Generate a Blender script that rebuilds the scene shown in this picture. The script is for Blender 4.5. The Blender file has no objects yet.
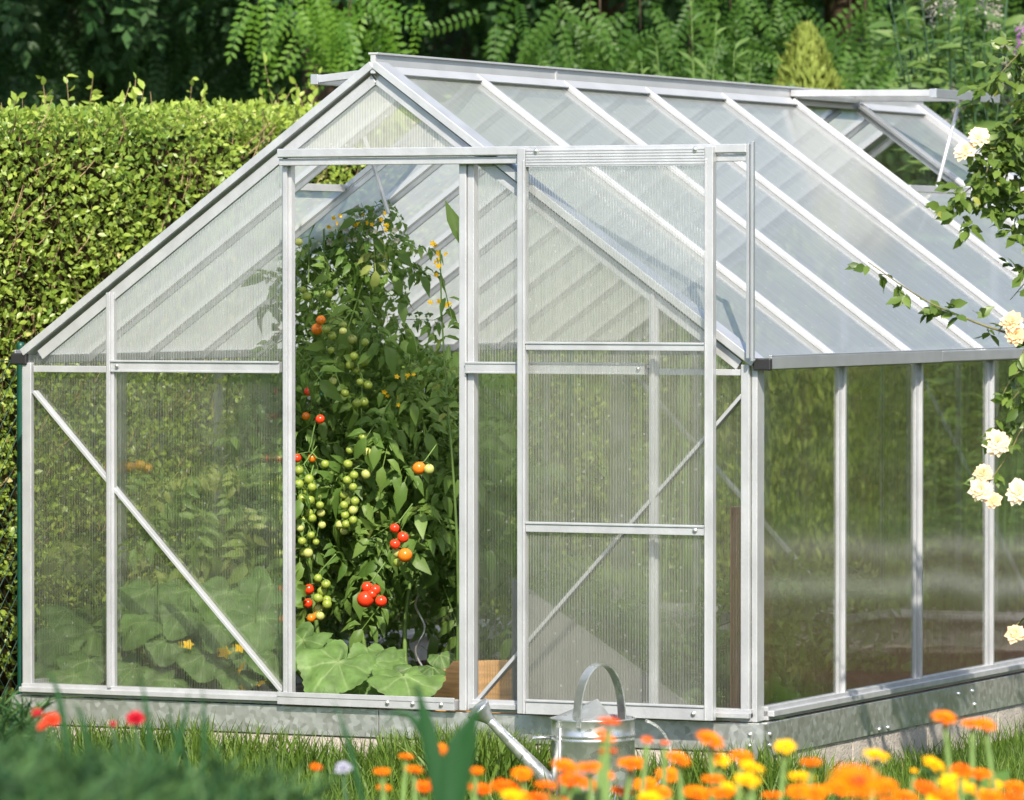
import bpy, math, random
import numpy as np
from mathutils import Vector
random.seed(7)
rng = np.random.default_rng(11)
PI = math.pi
scene = bpy.context.scene
COL = scene.collection

# ------------------------------------------------------------------ camera model (metres, z=0 is the top of the steel plinth)
CF, CX, CY, CZ = 5456.3, 8.131, -13.9775, 1.2384
YAW, PITCH = 0.43768, -0.022917
FW = np.array([-math.sin(YAW)*math.cos(PITCH), math.cos(YAW)*math.cos(PITCH), math.sin(PITCH)])
RT = np.array([math.cos(YAW), math.sin(YAW), 0.0])
UP = np.cross(RT, FW)
CAM = np.array([CX, CY, CZ])
GZ = -0.20                                                            # ground level

def ray(px, py): return FW + RT*((px-512)/CF) + UP*((400-py)/CF)
def at_d(px, py, d): return CAM + ray(px, py)*d                       # surveyed point at a given distance
def at_y(px, py, y):
    r = ray(px, py); return CAM + r*((y-CY)/r[1])

# ------------------------------------------------------------------ materials
def new_mat(name):
    m = bpy.data.materials.new(name); m.use_nodes = True
    nt = m.node_tree; nt.nodes.clear()
    return m, nt, nt.nodes, nt.links

def nd(ns, t, **kw):
    n = ns.new(t)
    for k, v in kw.items(): setattr(n, k, v)
    return n

def principled(name, col, rough=.5, metal=0., spec=.5, vary=0., vscale=20., bump=0., bscale=80., stretch=None):
    m, nt, ns, ln = new_mat(name)
    out = nd(ns, 'ShaderNodeOutputMaterial'); p = nd(ns, 'ShaderNodeBsdfPrincipled')
    p.inputs['Base Color'].default_value = (*col, 1); p.inputs['Roughness'].default_value = rough
    p.inputs['Metallic'].default_value = metal; p.inputs['Specular IOR Level'].default_value = spec
    ln.new(p.outputs[0], out.inputs[0])
    tc = nd(ns, 'ShaderNodeTexCoord')
    src = tc.outputs['Object']
    if stretch:
        mp = nd(ns, 'ShaderNodeMapping'); mp.inputs['Scale'].default_value = stretch
        ln.new(src, mp.inputs[0]); src = mp.outputs[0]
    if vary:
        nz = nd(ns, 'ShaderNodeTexNoise'); nz.inputs['Scale'].default_value = vscale; nz.inputs['Detail'].default_value = 6
        ln.new(src, nz.inputs['Vector'])
        rp = nd(ns, 'ShaderNodeValToRGB')
        rp.color_ramp.elements[0].position = .3; rp.color_ramp.elements[1].position = .7
        rp.color_ramp.elements[0].color = (*[c*(1-vary) for c in col], 1)
        rp.color_ramp.elements[1].color = (*[min(1, c*(1+vary)) for c in col], 1)
        ln.new(nz.outputs[0], rp.inputs[0]); ln.new(rp.outputs[0], p.inputs['Base Color'])
    if bump:
        nb = nd(ns, 'ShaderNodeTexNoise'); nb.inputs['Scale'].default_value = bscale; nb.inputs['Detail'].default_value = 4
        ln.new(src, nb.inputs['Vector'])
        bp = nd(ns, 'ShaderNodeBump'); bp.inputs['Strength'].default_value = bump; bp.inputs['Distance'].default_value = .01
        ln.new(nb.outputs[0], bp.inputs['Height']); ln.new(bp.outputs[0], p.inputs['Normal'])
    return m

def leafmat(name, c0, c1, trans=.35, rough=.5, tcol=None, spec=.35, vein=False, c2=None):
    """leaf: colour runs from c0 to c1 with each leaf's own tint value; part of the light passes through"""
    m, nt, ns, ln = new_mat(name)
    out = nd(ns, 'ShaderNodeOutputMaterial'); p = nd(ns, 'ShaderNodeBsdfPrincipled'); t = nd(ns, 'ShaderNodeBsdfTranslucent')
    mx = nd(ns, 'ShaderNodeMixShader'); mx.inputs[0].default_value = trans
    a = nd(ns, 'ShaderNodeAttribute', attribute_name='tint')
    r = nd(ns, 'ShaderNodeValToRGB')
    r.color_ramp.elements[0].color = (*c0, 1); r.color_ramp.elements[1].color = (*c1, 1)
    if c2:
        e = r.color_ramp.elements.new(.9); e.color = (*c1, 1); r.color_ramp.elements[-1].color = (*c2, 1)
    ln.new(a.outputs['Fac'], r.inputs[0])
    col = r.outputs[0]
    if vein:
        v = nd(ns, 'ShaderNodeAttribute', attribute_name='vein')
        mc = nd(ns, 'ShaderNodeMixRGB'); mc.inputs[2].default_value = (.30, .40, .17, 1)
        ln.new(v.outputs['Fac'], mc.inputs[0]); ln.new(col, mc.inputs[1]); col = mc.outputs[0]
    if vein:
        tc = nd(ns, 'ShaderNodeTexCoord'); nz = nd(ns, 'ShaderNodeTexNoise'); nz.inputs['Scale'].default_value = 55; nz.inputs['Detail'].default_value = 6
        ln.new(tc.outputs['Object'], nz.inputs['Vector']); bp = nd(ns, 'ShaderNodeBump'); bp.inputs['Strength'].default_value = .8; bp.inputs['Distance'].default_value = .006
        ln.new(nz.outputs[0], bp.inputs['Height']); ln.new(bp.outputs[0], p.inputs['Normal'])
        n2 = nd(ns, 'ShaderNodeTexNoise'); n2.inputs['Scale'].default_value = 18; n2.inputs['Detail'].default_value = 5; ln.new(tc.outputs['Object'], n2.inputs['Vector'])
        mr_ = nd(ns, 'ShaderNodeMapRange'); mr_.inputs['From Min'].default_value = .3; mr_.inputs['From Max'].default_value = .7; mr_.inputs['To Min'].default_value = .6; mr_.inputs['To Max'].default_value = 1.25
        ln.new(n2.outputs[0], mr_.inputs['Value']); hv = nd(ns, 'ShaderNodeHueSaturation'); ln.new(col, hv.inputs['Color']); ln.new(mr_.outputs[0], hv.inputs['Value']); col = hv.outputs[0]
    h = nd(ns, 'ShaderNodeHueSaturation'); h.inputs['Value'].default_value = 1.5; h.inputs['Hue'].default_value = .485
    ln.new(col, h.inputs['Color'])
    ln.new(col, p.inputs['Base Color']); ln.new(h.outputs[0], t.inputs[0])
    p.inputs['Roughness'].default_value = rough; p.inputs['Specular IOR Level'].default_value = spec
    ln.new(p.outputs[0], mx.inputs[1]); ln.new(t.outputs[0], mx.inputs[2]); ln.new(mx.outputs[0], out.inputs[0])
    return m

def panelmat(name, T, clear=.30, refr=.34, milk=.22, refl=.5, var=.16, dfr=.45, rib=.08, gr=.10, dcol=(.82, .82, .77)):
    """twin-wall polycarbonate: 8 mm ribs along the sheet bend the view sideways, the plastic itself is slightly milky"""
    m, nt, ns, ln = new_mat(name)
    out = nd(ns, 'ShaderNodeOutputMaterial')
    g = nd(ns, 'ShaderNodeNewGeometry')
    dot = nd(ns, 'ShaderNodeVectorMath', operation='DOT_PRODUCT'); dot.inputs[1].default_value = T
    ln.new(g.outputs['Position'], dot.inputs[0])
    sc = nd(ns, 'ShaderNodeMath', operation='MULTIPLY'); sc.inputs[1].default_value = 1/.0085
    ln.new(dot.outputs['Value'], sc.inputs[0])
    fl = nd(ns, 'ShaderNodeMath', operation='FLOOR'); ln.new(sc.outputs[0], fl.inputs[0])
    fr = nd(ns, 'ShaderNodeMath', operation='FRACT'); ln.new(sc.outputs[0], fr.inputs[0])
    wn = nd(ns, 'ShaderNodeTexWhiteNoise', noise_dimensions='1D'); ln.new(fl.outputs[0], wn.inputs['W'])
    sn = nd(ns, 'ShaderNodeMath', operation='MULTIPLY'); sn.inputs[1].default_value = 2*PI; ln.new(fr.outputs[0], sn.inputs[0])
    si = nd(ns, 'ShaderNodeMath', operation='SINE'); ln.new(sn.outputs[0], si.inputs[0])
    wb = nd(ns, 'ShaderNodeMath', operation='MULTIPLY_ADD'); wb.inputs[1].default_value = .7; wb.inputs[2].default_value = -.35
    ln.new(wn.outputs['Value'], wb.inputs[0])
    ad = nd(ns, 'ShaderNodeMath', operation='MULTIPLY_ADD'); ad.inputs[1].default_value = .8
    ln.new(si.outputs[0], ad.inputs[0]); ln.new(wb.outputs[0], ad.inputs[2])
    vs = nd(ns, 'ShaderNodeVectorMath', operation='SCALE'); vs.inputs[0].default_value = T; ln.new(ad.outputs[0], vs.inputs['Scale'])
    va = nd(ns, 'ShaderNodeVectorMath', operation='ADD'); ln.new(g.outputs['Normal'], va.inputs[0]); ln.new(vs.outputs[0], va.inputs[1])
    vn = nd(ns, 'ShaderNodeVectorMath', operation='NORMALIZE'); ln.new(va.outputs[0], vn.inputs[0])
    # gentle waviness of the outer skin for the reflections
    nz = nd(ns, 'ShaderNodeTexNoise'); nz.inputs['Scale'].default_value = 1.7; nz.inputs['Detail'].default_value = 0
    ln.new(g.outputs['Position'], nz.inputs['Vector'])
    bp = nd(ns, 'ShaderNodeBump'); bp.inputs['Strength'].default_value = .055; bp.inputs['Distance'].default_value = .05
    ln.new(nz.outputs[0], bp.inputs['Height'])
    rf = nd(ns, 'ShaderNodeBsdfRefraction'); rf.inputs['IOR'].default_value = 1.10; rf.inputs['Roughness'].default_value = .05
    rf.inputs['Color'].default_value = (.97, .985, .96, 1)
    ln.new(vn.outputs[0], rf.inputs['Normal'])
    tr = nd(ns, 'ShaderNodeBsdfTransparent'); tr.inputs[0].default_value = (.97, .985, .96, 1)
    tl = nd(ns, 'ShaderNodeBsdfTranslucent'); tl.inputs[0].default_value = (.92, .94, .92, 1)
    df = nd(ns, 'ShaderNodeBsdfDiffuse'); df.inputs[0].default_value = (*dcol, 1)
    gl = nd(ns, 'ShaderNodeBsdfGlossy'); gl.inputs['Roughness'].default_value = gr
    ln.new(bp.outputs[0], gl.inputs['Normal'])
    m1 = nd(ns, 'ShaderNodeMixShader'); m1.inputs[0].default_value = refr/(clear+refr)
    ln.new(tr.outputs[0], m1.inputs[1]); ln.new(rf.outputs[0], m1.inputs[2])
    m2 = nd(ns, 'ShaderNodeMixShader'); m2.inputs[0].default_value = dfr
    ln.new(tl.outputs[0], m2.inputs[1]); ln.new(df.outputs[0], m2.inputs[2])
    # ribs (the webs between the two skins) and dust: milkier
    rb = nd(ns, 'ShaderNodeMath', operation='GREATER_THAN'); rb.inputs[1].default_value = .66; ln.new(fr.outputs[0], rb.inputs[0])
    w2 = nd(ns, 'ShaderNodeMath', operation='MULTIPLY_ADD'); w2.inputs[1].default_value = var; w2.inputs[2].default_value = milk-var*.5-.012
    ln.new(wn.outputs['Value'], w2.inputs[0])
    w3 = nd(ns, 'ShaderNodeMath', operation='MULTIPLY_ADD'); w3.inputs[1].default_value = rib
    ln.new(rb.outputs[0], w3.inputs[0]); ln.new(w2.outputs[0], w3.inputs[2])
    nd2 = nd(ns, 'ShaderNodeTexNoise'); nd2.inputs['Scale'].default_value = 7; nd2.inputs['Detail'].default_value = 8; nd2.inputs['Roughness'].default_value = .7
    ln.new(g.outputs['Position'], nd2.inputs['Vector'])
    mr = nd(ns, 'ShaderNodeMapRange'); mr.inputs['From Min'].default_value = .45; mr.inputs['From Max'].default_value = .8
    mr.inputs['To Max'].default_value = .09; ln.new(nd2.outputs[0], mr.inputs['Value'])
    w4 = nd(ns, 'ShaderNodeMath', operation='ADD'); ln.new(w3.outputs[0], w4.inputs[0]); ln.new(mr.outputs[0], w4.inputs[1])
    vo = nd(ns, 'ShaderNodeTexVoronoi'); vo.inputs['Scale'].default_value = 26; ln.new(g.outputs['Position'], vo.inputs['Vector'])
    sp = nd(ns, 'ShaderNodeMath', operation='LESS_THAN'); sp.inputs[1].default_value = .10; ln.new(vo.outputs['Distance'], sp.inputs[0])
    w5 = nd(ns, 'ShaderNodeMath', operation='MULTIPLY_ADD'); w5.inputs[1].default_value = .22
    ln.new(sp.outputs[0], w5.inputs[0]); ln.new(w4.outputs[0], w5.inputs[2]); w5.use_clamp = True
    m3 = nd(ns, 'ShaderNodeMixShader'); ln.new(w5.outputs[0], m3.inputs[0])
    ln.new(m1.outputs[0], m3.inputs[1]); ln.new(m2.outputs[0], m3.inputs[2])
    fz = nd(ns, 'ShaderNodeFresnel'); io = nd(ns, 'ShaderNodeMapRange'); io.inputs['To Min'].default_value = 1.5; io.inputs['To Max'].default_value = 1/1.5   # the sheet is thin: same reflectance from both sides
    ln.new(g.outputs['Backfacing'], io.inputs['Value']); ln.new(io.outputs[0], fz.inputs['IOR'])
    fm = nd(ns, 'ShaderNodeMath', operation='MULTIPLY'); fm.inputs[1].default_value = refl*1.6; fm.use_clamp = True
    ln.new(fz.outputs[0], fm.inputs[0])
    m4 = nd(ns, 'ShaderNodeMixShader'); ln.new(fm.outputs[0], m4.inputs[0])
    ln.new(m3.outputs[0], m4.inputs[1]); ln.new(gl.outputs[0], m4.inputs[2])
    ln.new(m4.outputs[0], out.inputs[0])
    return m

def galvmat(name, col, scale=60., rough=.32):
    m, nt, ns, ln = new_mat(name)
    out = nd(ns, 'ShaderNodeOutputMaterial'); p = nd(ns, 'ShaderNodeBsdfPrincipled')
    tc = nd(ns, 'ShaderNodeTexCoord')
    v = nd(ns, 'ShaderNodeTexVoronoi'); v.inputs['Scale'].default_value = scale; ln.new(tc.outputs['Object'], v.inputs['Vector'])
    r = nd(ns, 'ShaderNodeValToRGB')
    r.color_ramp.elements[0].color = (*[c*.78 for c in col], 1); r.color_ramp.elements[1].color = (*[min(1, c*1.1) for c in col], 1)
    ln.new(v.outputs['Color'], r.inputs[0]); ln.new(r.outputs[0], p.inputs['Base Color'])
    mr = nd(ns, 'ShaderNodeMapRange'); mr.inputs['To Min'].default_value = rough-.08; mr.inputs['To Max'].default_value = rough+.14
    ln.new(v.outputs['Color'], mr.inputs['Value']); ln.new(mr.outputs[0], p.inputs['Roughness'])
    p.inputs['Metallic'].default_value = .8
    nb = nd(ns, 'ShaderNodeTexNoise'); nb.inputs['Scale'].default_value = 40; nb.inputs['Detail'].default_value = 5
    ln.new(tc.outputs['Object'], nb.inputs['Vector'])
    bp = nd(ns, 'ShaderNodeBump'); bp.inputs['Strength'].default_value = .25; bp.inputs['Distance'].default_value = .004
    ln.new(nb.outputs[0], bp.inputs['Height']); ln.new(bp.outputs[0], p.inputs['Normal'])
    ln.new(p.outputs[0], out.inputs[0])
    return m

M = {}
M['alu'] = principled('mill_aluminium', (.54, .55, .58), .40, .45, .5, vary=.11, vscale=18, bump=.08, bscale=200, stretch=(1, 1, .5))
M['alu_dark'] = principled('aged_aluminium', (.52, .54, .58), .35, .6, .5, vary=.08, vscale=12)
M['ridge'] = principled('ridge_extrusion', (.50, .51, .53), .42, .3, .5, vary=.06, vscale=8)
M['galv'] = galvmat('galvanised_steel', (.68, .69, .68), 60., .36)
M['can'] = galvmat('zinc_can', (.60, .62, .63), 45., .30)
M['black'] = principled('black_plastic', (.02, .02, .022), .45)
M['bolt'] = principled('bolt_steel', (.8, .8, .8), .25, .8)
M['pan_x'] = panelmat('twinwall_gable', (1, 0, 0), clear=.56, refr=.44, milk=.055, refl=.6, var=.03, dfr=.34, rib=.09, gr=.07)
M['pan_top'] = panelmat('twinwall_upper_gable_whitened', (1, 0, 0), clear=.74, refr=.26, milk=.16, refl=.5, var=.08, dfr=.36, rib=.20, dcol=(.74, .75, .73))  # whiter than the sheets below: the lit roof behind is put into it
M['pan_peak'] = panelmat('twinwall_gable_peak_whitened', (1, 0, 0), clear=.80, refr=.20, milk=.50, refl=.5, var=.08, dfr=.42, rib=.20)  # milkiest gable sheet: brightness of the roof behind is painted into it
M['pan_door'] = panelmat('twinwall_door', (1, 0, 0), clear=.74, refr=.26, milk=.11, refl=.42, var=.05, dfr=.42, rib=.17)
M['pan_roof_l'] = panelmat('twinwall_far_roof', (0, 1, 0), clear=1, refr=.02, milk=.74, refl=.4, var=.05, dfr=.16, rib=.04)
M['pan_left'] = panelmat('twinwall_far_side', (0, 1, 0), clear=.8, refr=.2, milk=.03, refl=.15, var=.02, dfr=.2, rib=.02)
M['pan_back'] = panelmat('twinwall_back', (1, 0, 0), clear=.8, refr=.2, milk=.03, refl=.15, var=.02, dfr=.2, rib=.02)
M['pan_y'] = panelmat('twinwall_side', (0, 1, 0), clear=.40, refr=.60, milk=.02, refl=1.1, var=.03, dfr=.15, rib=.03, gr=.08)
M['pan_roof'] = panelmat('twinwall_roof', (0, 1, 0), clear=1, refr=.02, milk=.68, refl=.6, var=.07, dfr=.34, rib=.05, gr=.14, dcol=(.77, .79, .80))  # cool milk tint stands in for sky reflected off the roof
M['concrete'] = principled('kerb_concrete', (.46, .41, .37), .9, 0, .2, vary=.16, vscale=14, bump=.5, bscale=120)
M['soil'] = principled('garden_soil', (.045, .028, .020), .95, 0, .1, vary=.5, vscale=40, bump=1., bscale=60)
M['lawn_soil'] = principled('lawn_soil', (.060, .105, .024), .95, 0, .1, vary=.45, vscale=9, bump=.8, bscale=50)
M['green_post'] = principled('green_post_shaded_paint', (.008, .065, .045), .4, 0, .5, vary=.15, vscale=30)  # green paint, darkened in place of the greenhouse's shade on the post
M['green_wire'] = principled('green_wire', (.03, .07, .05), .5)
M['bark'] = principled('bark', (.07, .05, .035), .9, 0, .2, vary=.5, vscale=14, bump=1., bscale=40, stretch=(1, 1, .2))
M['twig'] = principled('twig', (.26, .19, .10), .8, 0, .2, vary=.4, vscale=20)
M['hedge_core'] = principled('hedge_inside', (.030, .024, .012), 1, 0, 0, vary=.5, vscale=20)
M['wood'] = principled('orange_timber', (.62, .34, .14), .7, 0, .3, vary=.3, vscale=6, stretch=(2, 14, 14))
M['post_wood'] = principled('brown_timber', (.42, .24, .14), .75, 0, .3, vary=.3, vscale=6, stretch=(12, 12, 1))
M['grey_sheet'] = principled('pale_grey_sheet', (.30, .30, .29), .85, 0, .2, vary=.1, vscale=8)
M['spiral'] = principled('spiral_stake_metal', (.80, .80, .80), .3, .6)
M['stem_g'] = principled('green_stem', (.12, .20, .05), .6, 0, .3, vary=.25, vscale=15)
M['stem_d'] = principled('dark_green_stem', (.04, .09, .04), .6, 0, .3, vary=.25, vscale=15)
M['cane'] = principled('rose_cane', (.17, .16, .07), .7, 0, .3, vary=.35, vscale=25)
M['hedge'] = leafmat('hedge_leaf', (.125, .225, .028), (.40, .50, .085), .32, .38, spec=.5, c2=(.58, .50, .22))
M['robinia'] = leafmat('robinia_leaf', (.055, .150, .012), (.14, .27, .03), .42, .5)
M['darkleaf'] = leafmat('shaded_tree_leaf', (.022, .066, .022), (.048, .115, .032), .25, .5)  # darker than the other tree leaves: crown shade is put into the colour
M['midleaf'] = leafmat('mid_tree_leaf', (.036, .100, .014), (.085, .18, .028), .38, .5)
M['budd'] = leafmat('buddleia_leaf', (.06, .13, .03), (.15, .24, .06), .3, .55)
M['conifer'] = leafmat('conifer_needles', (.15, .21, .03), (.30, .36, .08), .2, .6)
M['panicle'] = leafmat('pale_panicle', (.28, .28, .22), (.48, .47, .40), .2, .8)
M['purple'] = leafmat('purple_panicle', (.30, .10, .34), (.45, .18, .5), .3, .7)
M['tom'] = leafmat('tomato_leaf', (.080, .165, .030), (.19, .30, .068), .42, .45, c2=(.32, .38, .11))
M['cuc'] = leafmat('cucumber_leaf', (.07, .145, .036), (.145, .25, .068), .36, .5, vein=True)
M['rose_leaf'] = leafmat('rose_leaf', (.06, .115, .018), (.17, .25, .05), .3, .38, spec=.5, c2=(.36, .36, .07))
M['rose_pet'] = leafmat('cream_petal', (.80, .68, .46), (.90, .82, .66), .35, .6)
M['rose_peach'] = leafmat('peach_petal', (.80, .56, .32), (.90, .74, .52), .35, .6)
M['grass'] = leafmat('grass_blade', (.060, .125, .014), (.155, .24, .035), .35, .5, c2=(.34, .33, .12))
M['feather'] = leafmat('shaded_feathery_leaf', (.022, .078, .026), (.085, .175, .050), .25, .55)  # dark colour holds the shade lying over the left foreground
M['strap'] = leafmat('strap_leaf', (.025, .10, .03), (.06, .17, .045), .35, .45)
M['cal_leaf'] = leafmat('calendula_leaf', (.07, .15, .03), (.13, .24, .05), .35, .55)
M['cal_o'] = leafmat('orange_petal', (.86, .20, .004), (.95, .34, .008), .30, .7, spec=.08)
M['cal_d'] = leafmat('deep_orange_petal', (.80, .13, .004), (.92, .22, .006), .30, .7, spec=.08)
M['cal_y'] = leafmat('yellow_petal', (.92, .52, .008), (.97, .68, .02), .30, .7, spec=.08)
M['cal_c'] = leafmat('flower_disc', (.50, .12, .01), (.70, .25, .01), .05, .8)
M['cal_cr'] = leafmat('red_disc', (.60, .01, .03), (.75, .03, .05), .05, .8)
M['red_pet'] = leafmat('red_petal', (.40, .004, .02), (.58, .012, .03), .3, .6)
M['redorange'] = leafmat('redorange_petal', (.75, .05, .02), (.85, .12, .03), .3, .6)
M['white_pet'] = leafmat('lilac_white_petal', (.38, .38, .48), (.52, .52, .62), .3, .6)
M['yel_flower'] = leafmat('yellow_flower', (.85, .48, .01), (.95, .70, .03), .3, .6)
M['t_green'] = principled('green_tomato', (.26, .33, .05), .25, 0, .5, vary=.12, vscale=60)
M['t_pale'] = principled('pale_tomato', (.42, .45, .13), .25, 0, .5, vary=.12, vscale=60)
M['t_red'] = principled('red_tomato', (.72, .045, .012), .2, 0, .5, vary=.08, vscale=60)
M['t_orange'] = principled('orange_tomato', (.74, .19, .012), .2, 0, .5, vary=.1, vscale=60)

# ------------------------------------------------------------------ object helpers
def put(o, parent=None):
    COL.objects.link(o)
    if parent is not None: o.parent = parent
    return o

def thing(name, label, cat, loc=(0, 0, 0), group=None):
    o = bpy.data.objects.new(name, None); o.empty_display_size = .1
    o.location = tuple(float(c) for c in loc); put(o)
    o['label'] = label; o['category'] = cat
    if group: o['group'] = group
    return o

def tag(o, label, cat, group=None):
    o['label'] = label; o['category'] = cat
    if group: o['group'] = group
    return o

def origin_of(parent):
    o = parent
    while o is not None and o.parent is not None: o = o.parent
    return np.array(o.location) if o is not None else np.zeros(3)

class MB:
    def __init__(s): s.v = []; s.f = []; s.sm = []
    def add(s, vs, fs, smooth=False):
        b = len(s.v); s.v += [tuple(float(c) for c in q) for q in vs]
        s.f += [tuple(b+i for i in q) for q in fs]; s.sm += [smooth]*len(fs)
    def box(s, a, b):
        x0, y0, z0 = a; x1, y1, z1 = b
        s.add([(x0,y0,z0),(x1,y0,z0),(x1,y1,z0),(x0,y1,z0),(x0,y0,z1),(x1,y0,z1),(x1,y1,z1),(x0,y1,z1)],
              [(0,3,2,1),(4,5,6,7),(0,1,5,4),(1,2,6,5),(2,3,7,6),(3,0,4,7)])
    def bar(s, a, b, w, h, side, off=0.):
        """box from a to b; w across 'side', h across the third axis (pushed by off along it)"""
        a = np.array(a, float); b = np.array(b, float); d = b-a; d /= np.linalg.norm(d)
        sd = np.array(side, float); sd -= d*(sd@d); sd /= np.linalg.norm(sd); n = np.cross(d, sd)
        vs = []
        for q in (a, b):
            for i, j in ((-1,-1),(1,-1),(1,1),(-1,1)): vs.append(q+sd*w/2*i+n*(h/2*j+off))
        s.add(vs, [(0,3,2,1),(4,5,6,7),(0,1,5,4),(1,2,6,5),(2,3,7,6),(3,0,4,7)])
    def tube(s, pts, r, n=6, cap=True):
        pts = [np.array(p, float) for p in pts]
        rs = r if hasattr(r, '__len__') else [r]*len(pts)
        ref = np.array((0.13, .27, .95)); vs = []
        for i, p in enumerate(pts):
            d = pts[min(i+1, len(pts)-1)]-pts[max(i-1, 0)]; d = d/(np.linalg.norm(d)+1e-9)
            u = np.cross(d, ref)
            if np.linalg.norm(u) < .05: u = np.cross(d, (1, 0, 0))
            u /= np.linalg.norm(u); w = np.cross(d, u)
            for k in range(n):
                t = 2*PI*k/n; vs.append(p+rs[i]*(math.cos(t)*u+math.sin(t)*w))
        fs = []
        for i in range(len(pts)-1):
            for k in range(n): fs.append((i*n+k, i*n+(k+1) % n, (i+1)*n+(k+1) % n, (i+1)*n+k))
        if cap: fs += [tuple(range(n-1, -1, -1)), tuple(range((len(pts)-1)*n, len(pts)*n))]
        s.add(vs, fs, True)
    def lathe(s, prof, n=40, c=(0, 0, 0), axis=None, closed=True):
        c = np.array(c, float)
        if axis is None: u, v, w = np.eye(3)
        else:
            w = np.array(axis, float); w /= np.linalg.norm(w)
            u = np.cross(w, (0.1, .9, .2)); u /= np.linalg.norm(u); v = np.cross(w, u)
        vs = []
        for r, z in prof:
            for k in range(n):
                t = 2*PI*k/n; vs.append(c+r*math.cos(t)*u+r*math.sin(t)*v+z*w)
        fs = []
        for i in range(len(prof)-1):
            for k in range(n): fs.append((i*n+k, i*n+(k+1) % n, (i+1)*n+(k+1) % n, (i+1)*n+k))
        s.add(vs, fs, True)
    def build(s, name, mat, parent=None, bevel=0., solid=0.):
        o0 = origin_of(parent)
        me = bpy.data.meshes.new(name)
        me.from_pydata([tuple(np.array(q)-o0) for q in s.v], [], s.f); me.update()
        me.polygons.foreach_set('use_smooth', s.sm)
        me.materials.append(mat)
        o = bpy.data.objects.new(name, me); put(o, parent)
        if solid:
            q = o.modifiers.new('solid', 'SOLIDIFY'); q.thickness = solid; q.offset = 0
        if bevel:
            q = o.modifiers.new('bevel', 'BEVEL'); q.width = bevel; q.segments = 2; q.limit_method = 'ANGLE'; q.harden_normals = False
        return o

# --- leaf clouds ------------------------------------------------------------
def tmpl(parts):
    vs, fs = [], []
    for v, f in parts:
        b = len(vs); vs += list(v); fs += [tuple(b+i for i in q) for q in f]
    return np.array(vs, float), fs

def leaflet(base, d, n, L, W, fold=.18, droop=.1):
    base = np.array(base, float); d = np.array(d, float); d /= np.linalg.norm(d)
    n = np.array(n, float); n -= d*(n@d); n /= np.linalg.norm(n); s = np.cross(d, n)
    P = lambda a, b, c: base+s*a*W+d*b*L+n*c*L
    v = [P(0,0,0), P(.40,.28,fold*.4), P(.46,.58,fold*.4-droop*.4), P(0,1,-droop), P(-.46,.58,fold*.4-droop*.4), P(-.40,.28,fold*.4), P(0,.5,0)]
    return v, [(0,1,6), (1,2,6), (2,3,6), (3,4,6), (4,5,6), (5,0,6)]

def diamond(base, d, n, L, W):
    base = np.array(base, float); d = np.array(d, float); d /= np.linalg.norm(d)
    n = np.array(n, float); n -= d*(n@d); n /= np.linalg.norm(n); s = np.cross(d, n)
    return [base, base+s*W*.5+d*L*.45+n*.04*L, base+d*L, base-s*W*.5+d*L*.45+n*.04*L], [(0,1,2,3)]

T_LEAF = tmpl([leaflet((0,0,0), (0,1,0), (0,0,1), 1, .55)])
T_DIA = tmpl([diamond((0,0,0), (0,1,0), (0,0,1), 1, .5)])
T_LANCE = tmpl([leaflet((0,0,0), (0,1,0), (0,0,1), 1, .26, .25, .2)])
def pinnate(k=7, L=.14, W=.55, oval=True):
    ps = []
    for i in range(k):
        t = .12+.82*i/(k-1); z = -.30*t*t; y = t*(1-.06*t)
        l = L*(1-.35*abs(t-.45))
        for sgn in (-1, 1):
            d = (sgn, .32+.25*t, -.25)
            ps.append(leaflet((0, y, z), d, (0, .1, 1), l, l*W, .1, .12) if oval else diamond((0, y, z), d, (0, .1, 1), l, l*W))
    ps.append(diamond((0, .94, -.27), (0, 1, -.5), (0, .2, 1), L, L*W))
    ps.append(([(.006,0,0), (-.006,0,0), (0,1,-.30)], [(0,1,2)]))
    return tmpl(ps)
T_PIN = pinnate(8, .16, .5)
T_PIN_LO = pinnate(6, .20, .55, False)
def tomato_leaf():
    ps = []
    for i, (t, l) in enumerate(((.28,.26), (.50,.34), (.74,.32))):
        z = -.22*t*t
        for sgn in (-1, 1):
            b = np.array((0, t+.04*sgn, z)); d = np.array((sgn, .45, -.35)); d /= np.linalg.norm(d)
            ps.append(leaflet(b+d*.05, d, (0, .1, 1), l, l*.44, .4, .4))
            ps.append(leaflet(b+d*l*.45, d*.6+np.array((0, .8, -.2)), (0, .1, 1), l*.4, l*.25, .3, .2))
            ps.append(leaflet(b+d*l*.45, d*.6+np.array((0, -.8, -.2)), (0, .1, 1), l*.4, l*.25, .3, .2))
        if i < 2:
            for sgn in (-1, 1): ps.append(leaflet((0, t+.12, z), (sgn, .3, -.2), (0, 0, 1), .10, .06))
    ps.append(leaflet((0, .86, -.16), (0, 1, -.75), (0, .3, 1), .42, .20, .4, .4))
    ps.append(([(.010,0,0), (-.010,0,0), (-.006,.9,-.18), (.006,.9,-.18)], [(0,1,2,3)]))
    return tmpl(ps)
T_TOM = tomato_leaf()

def norm(a): return a/(np.linalg.norm(a, axis=-1, keepdims=True)+1e-9)

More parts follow.
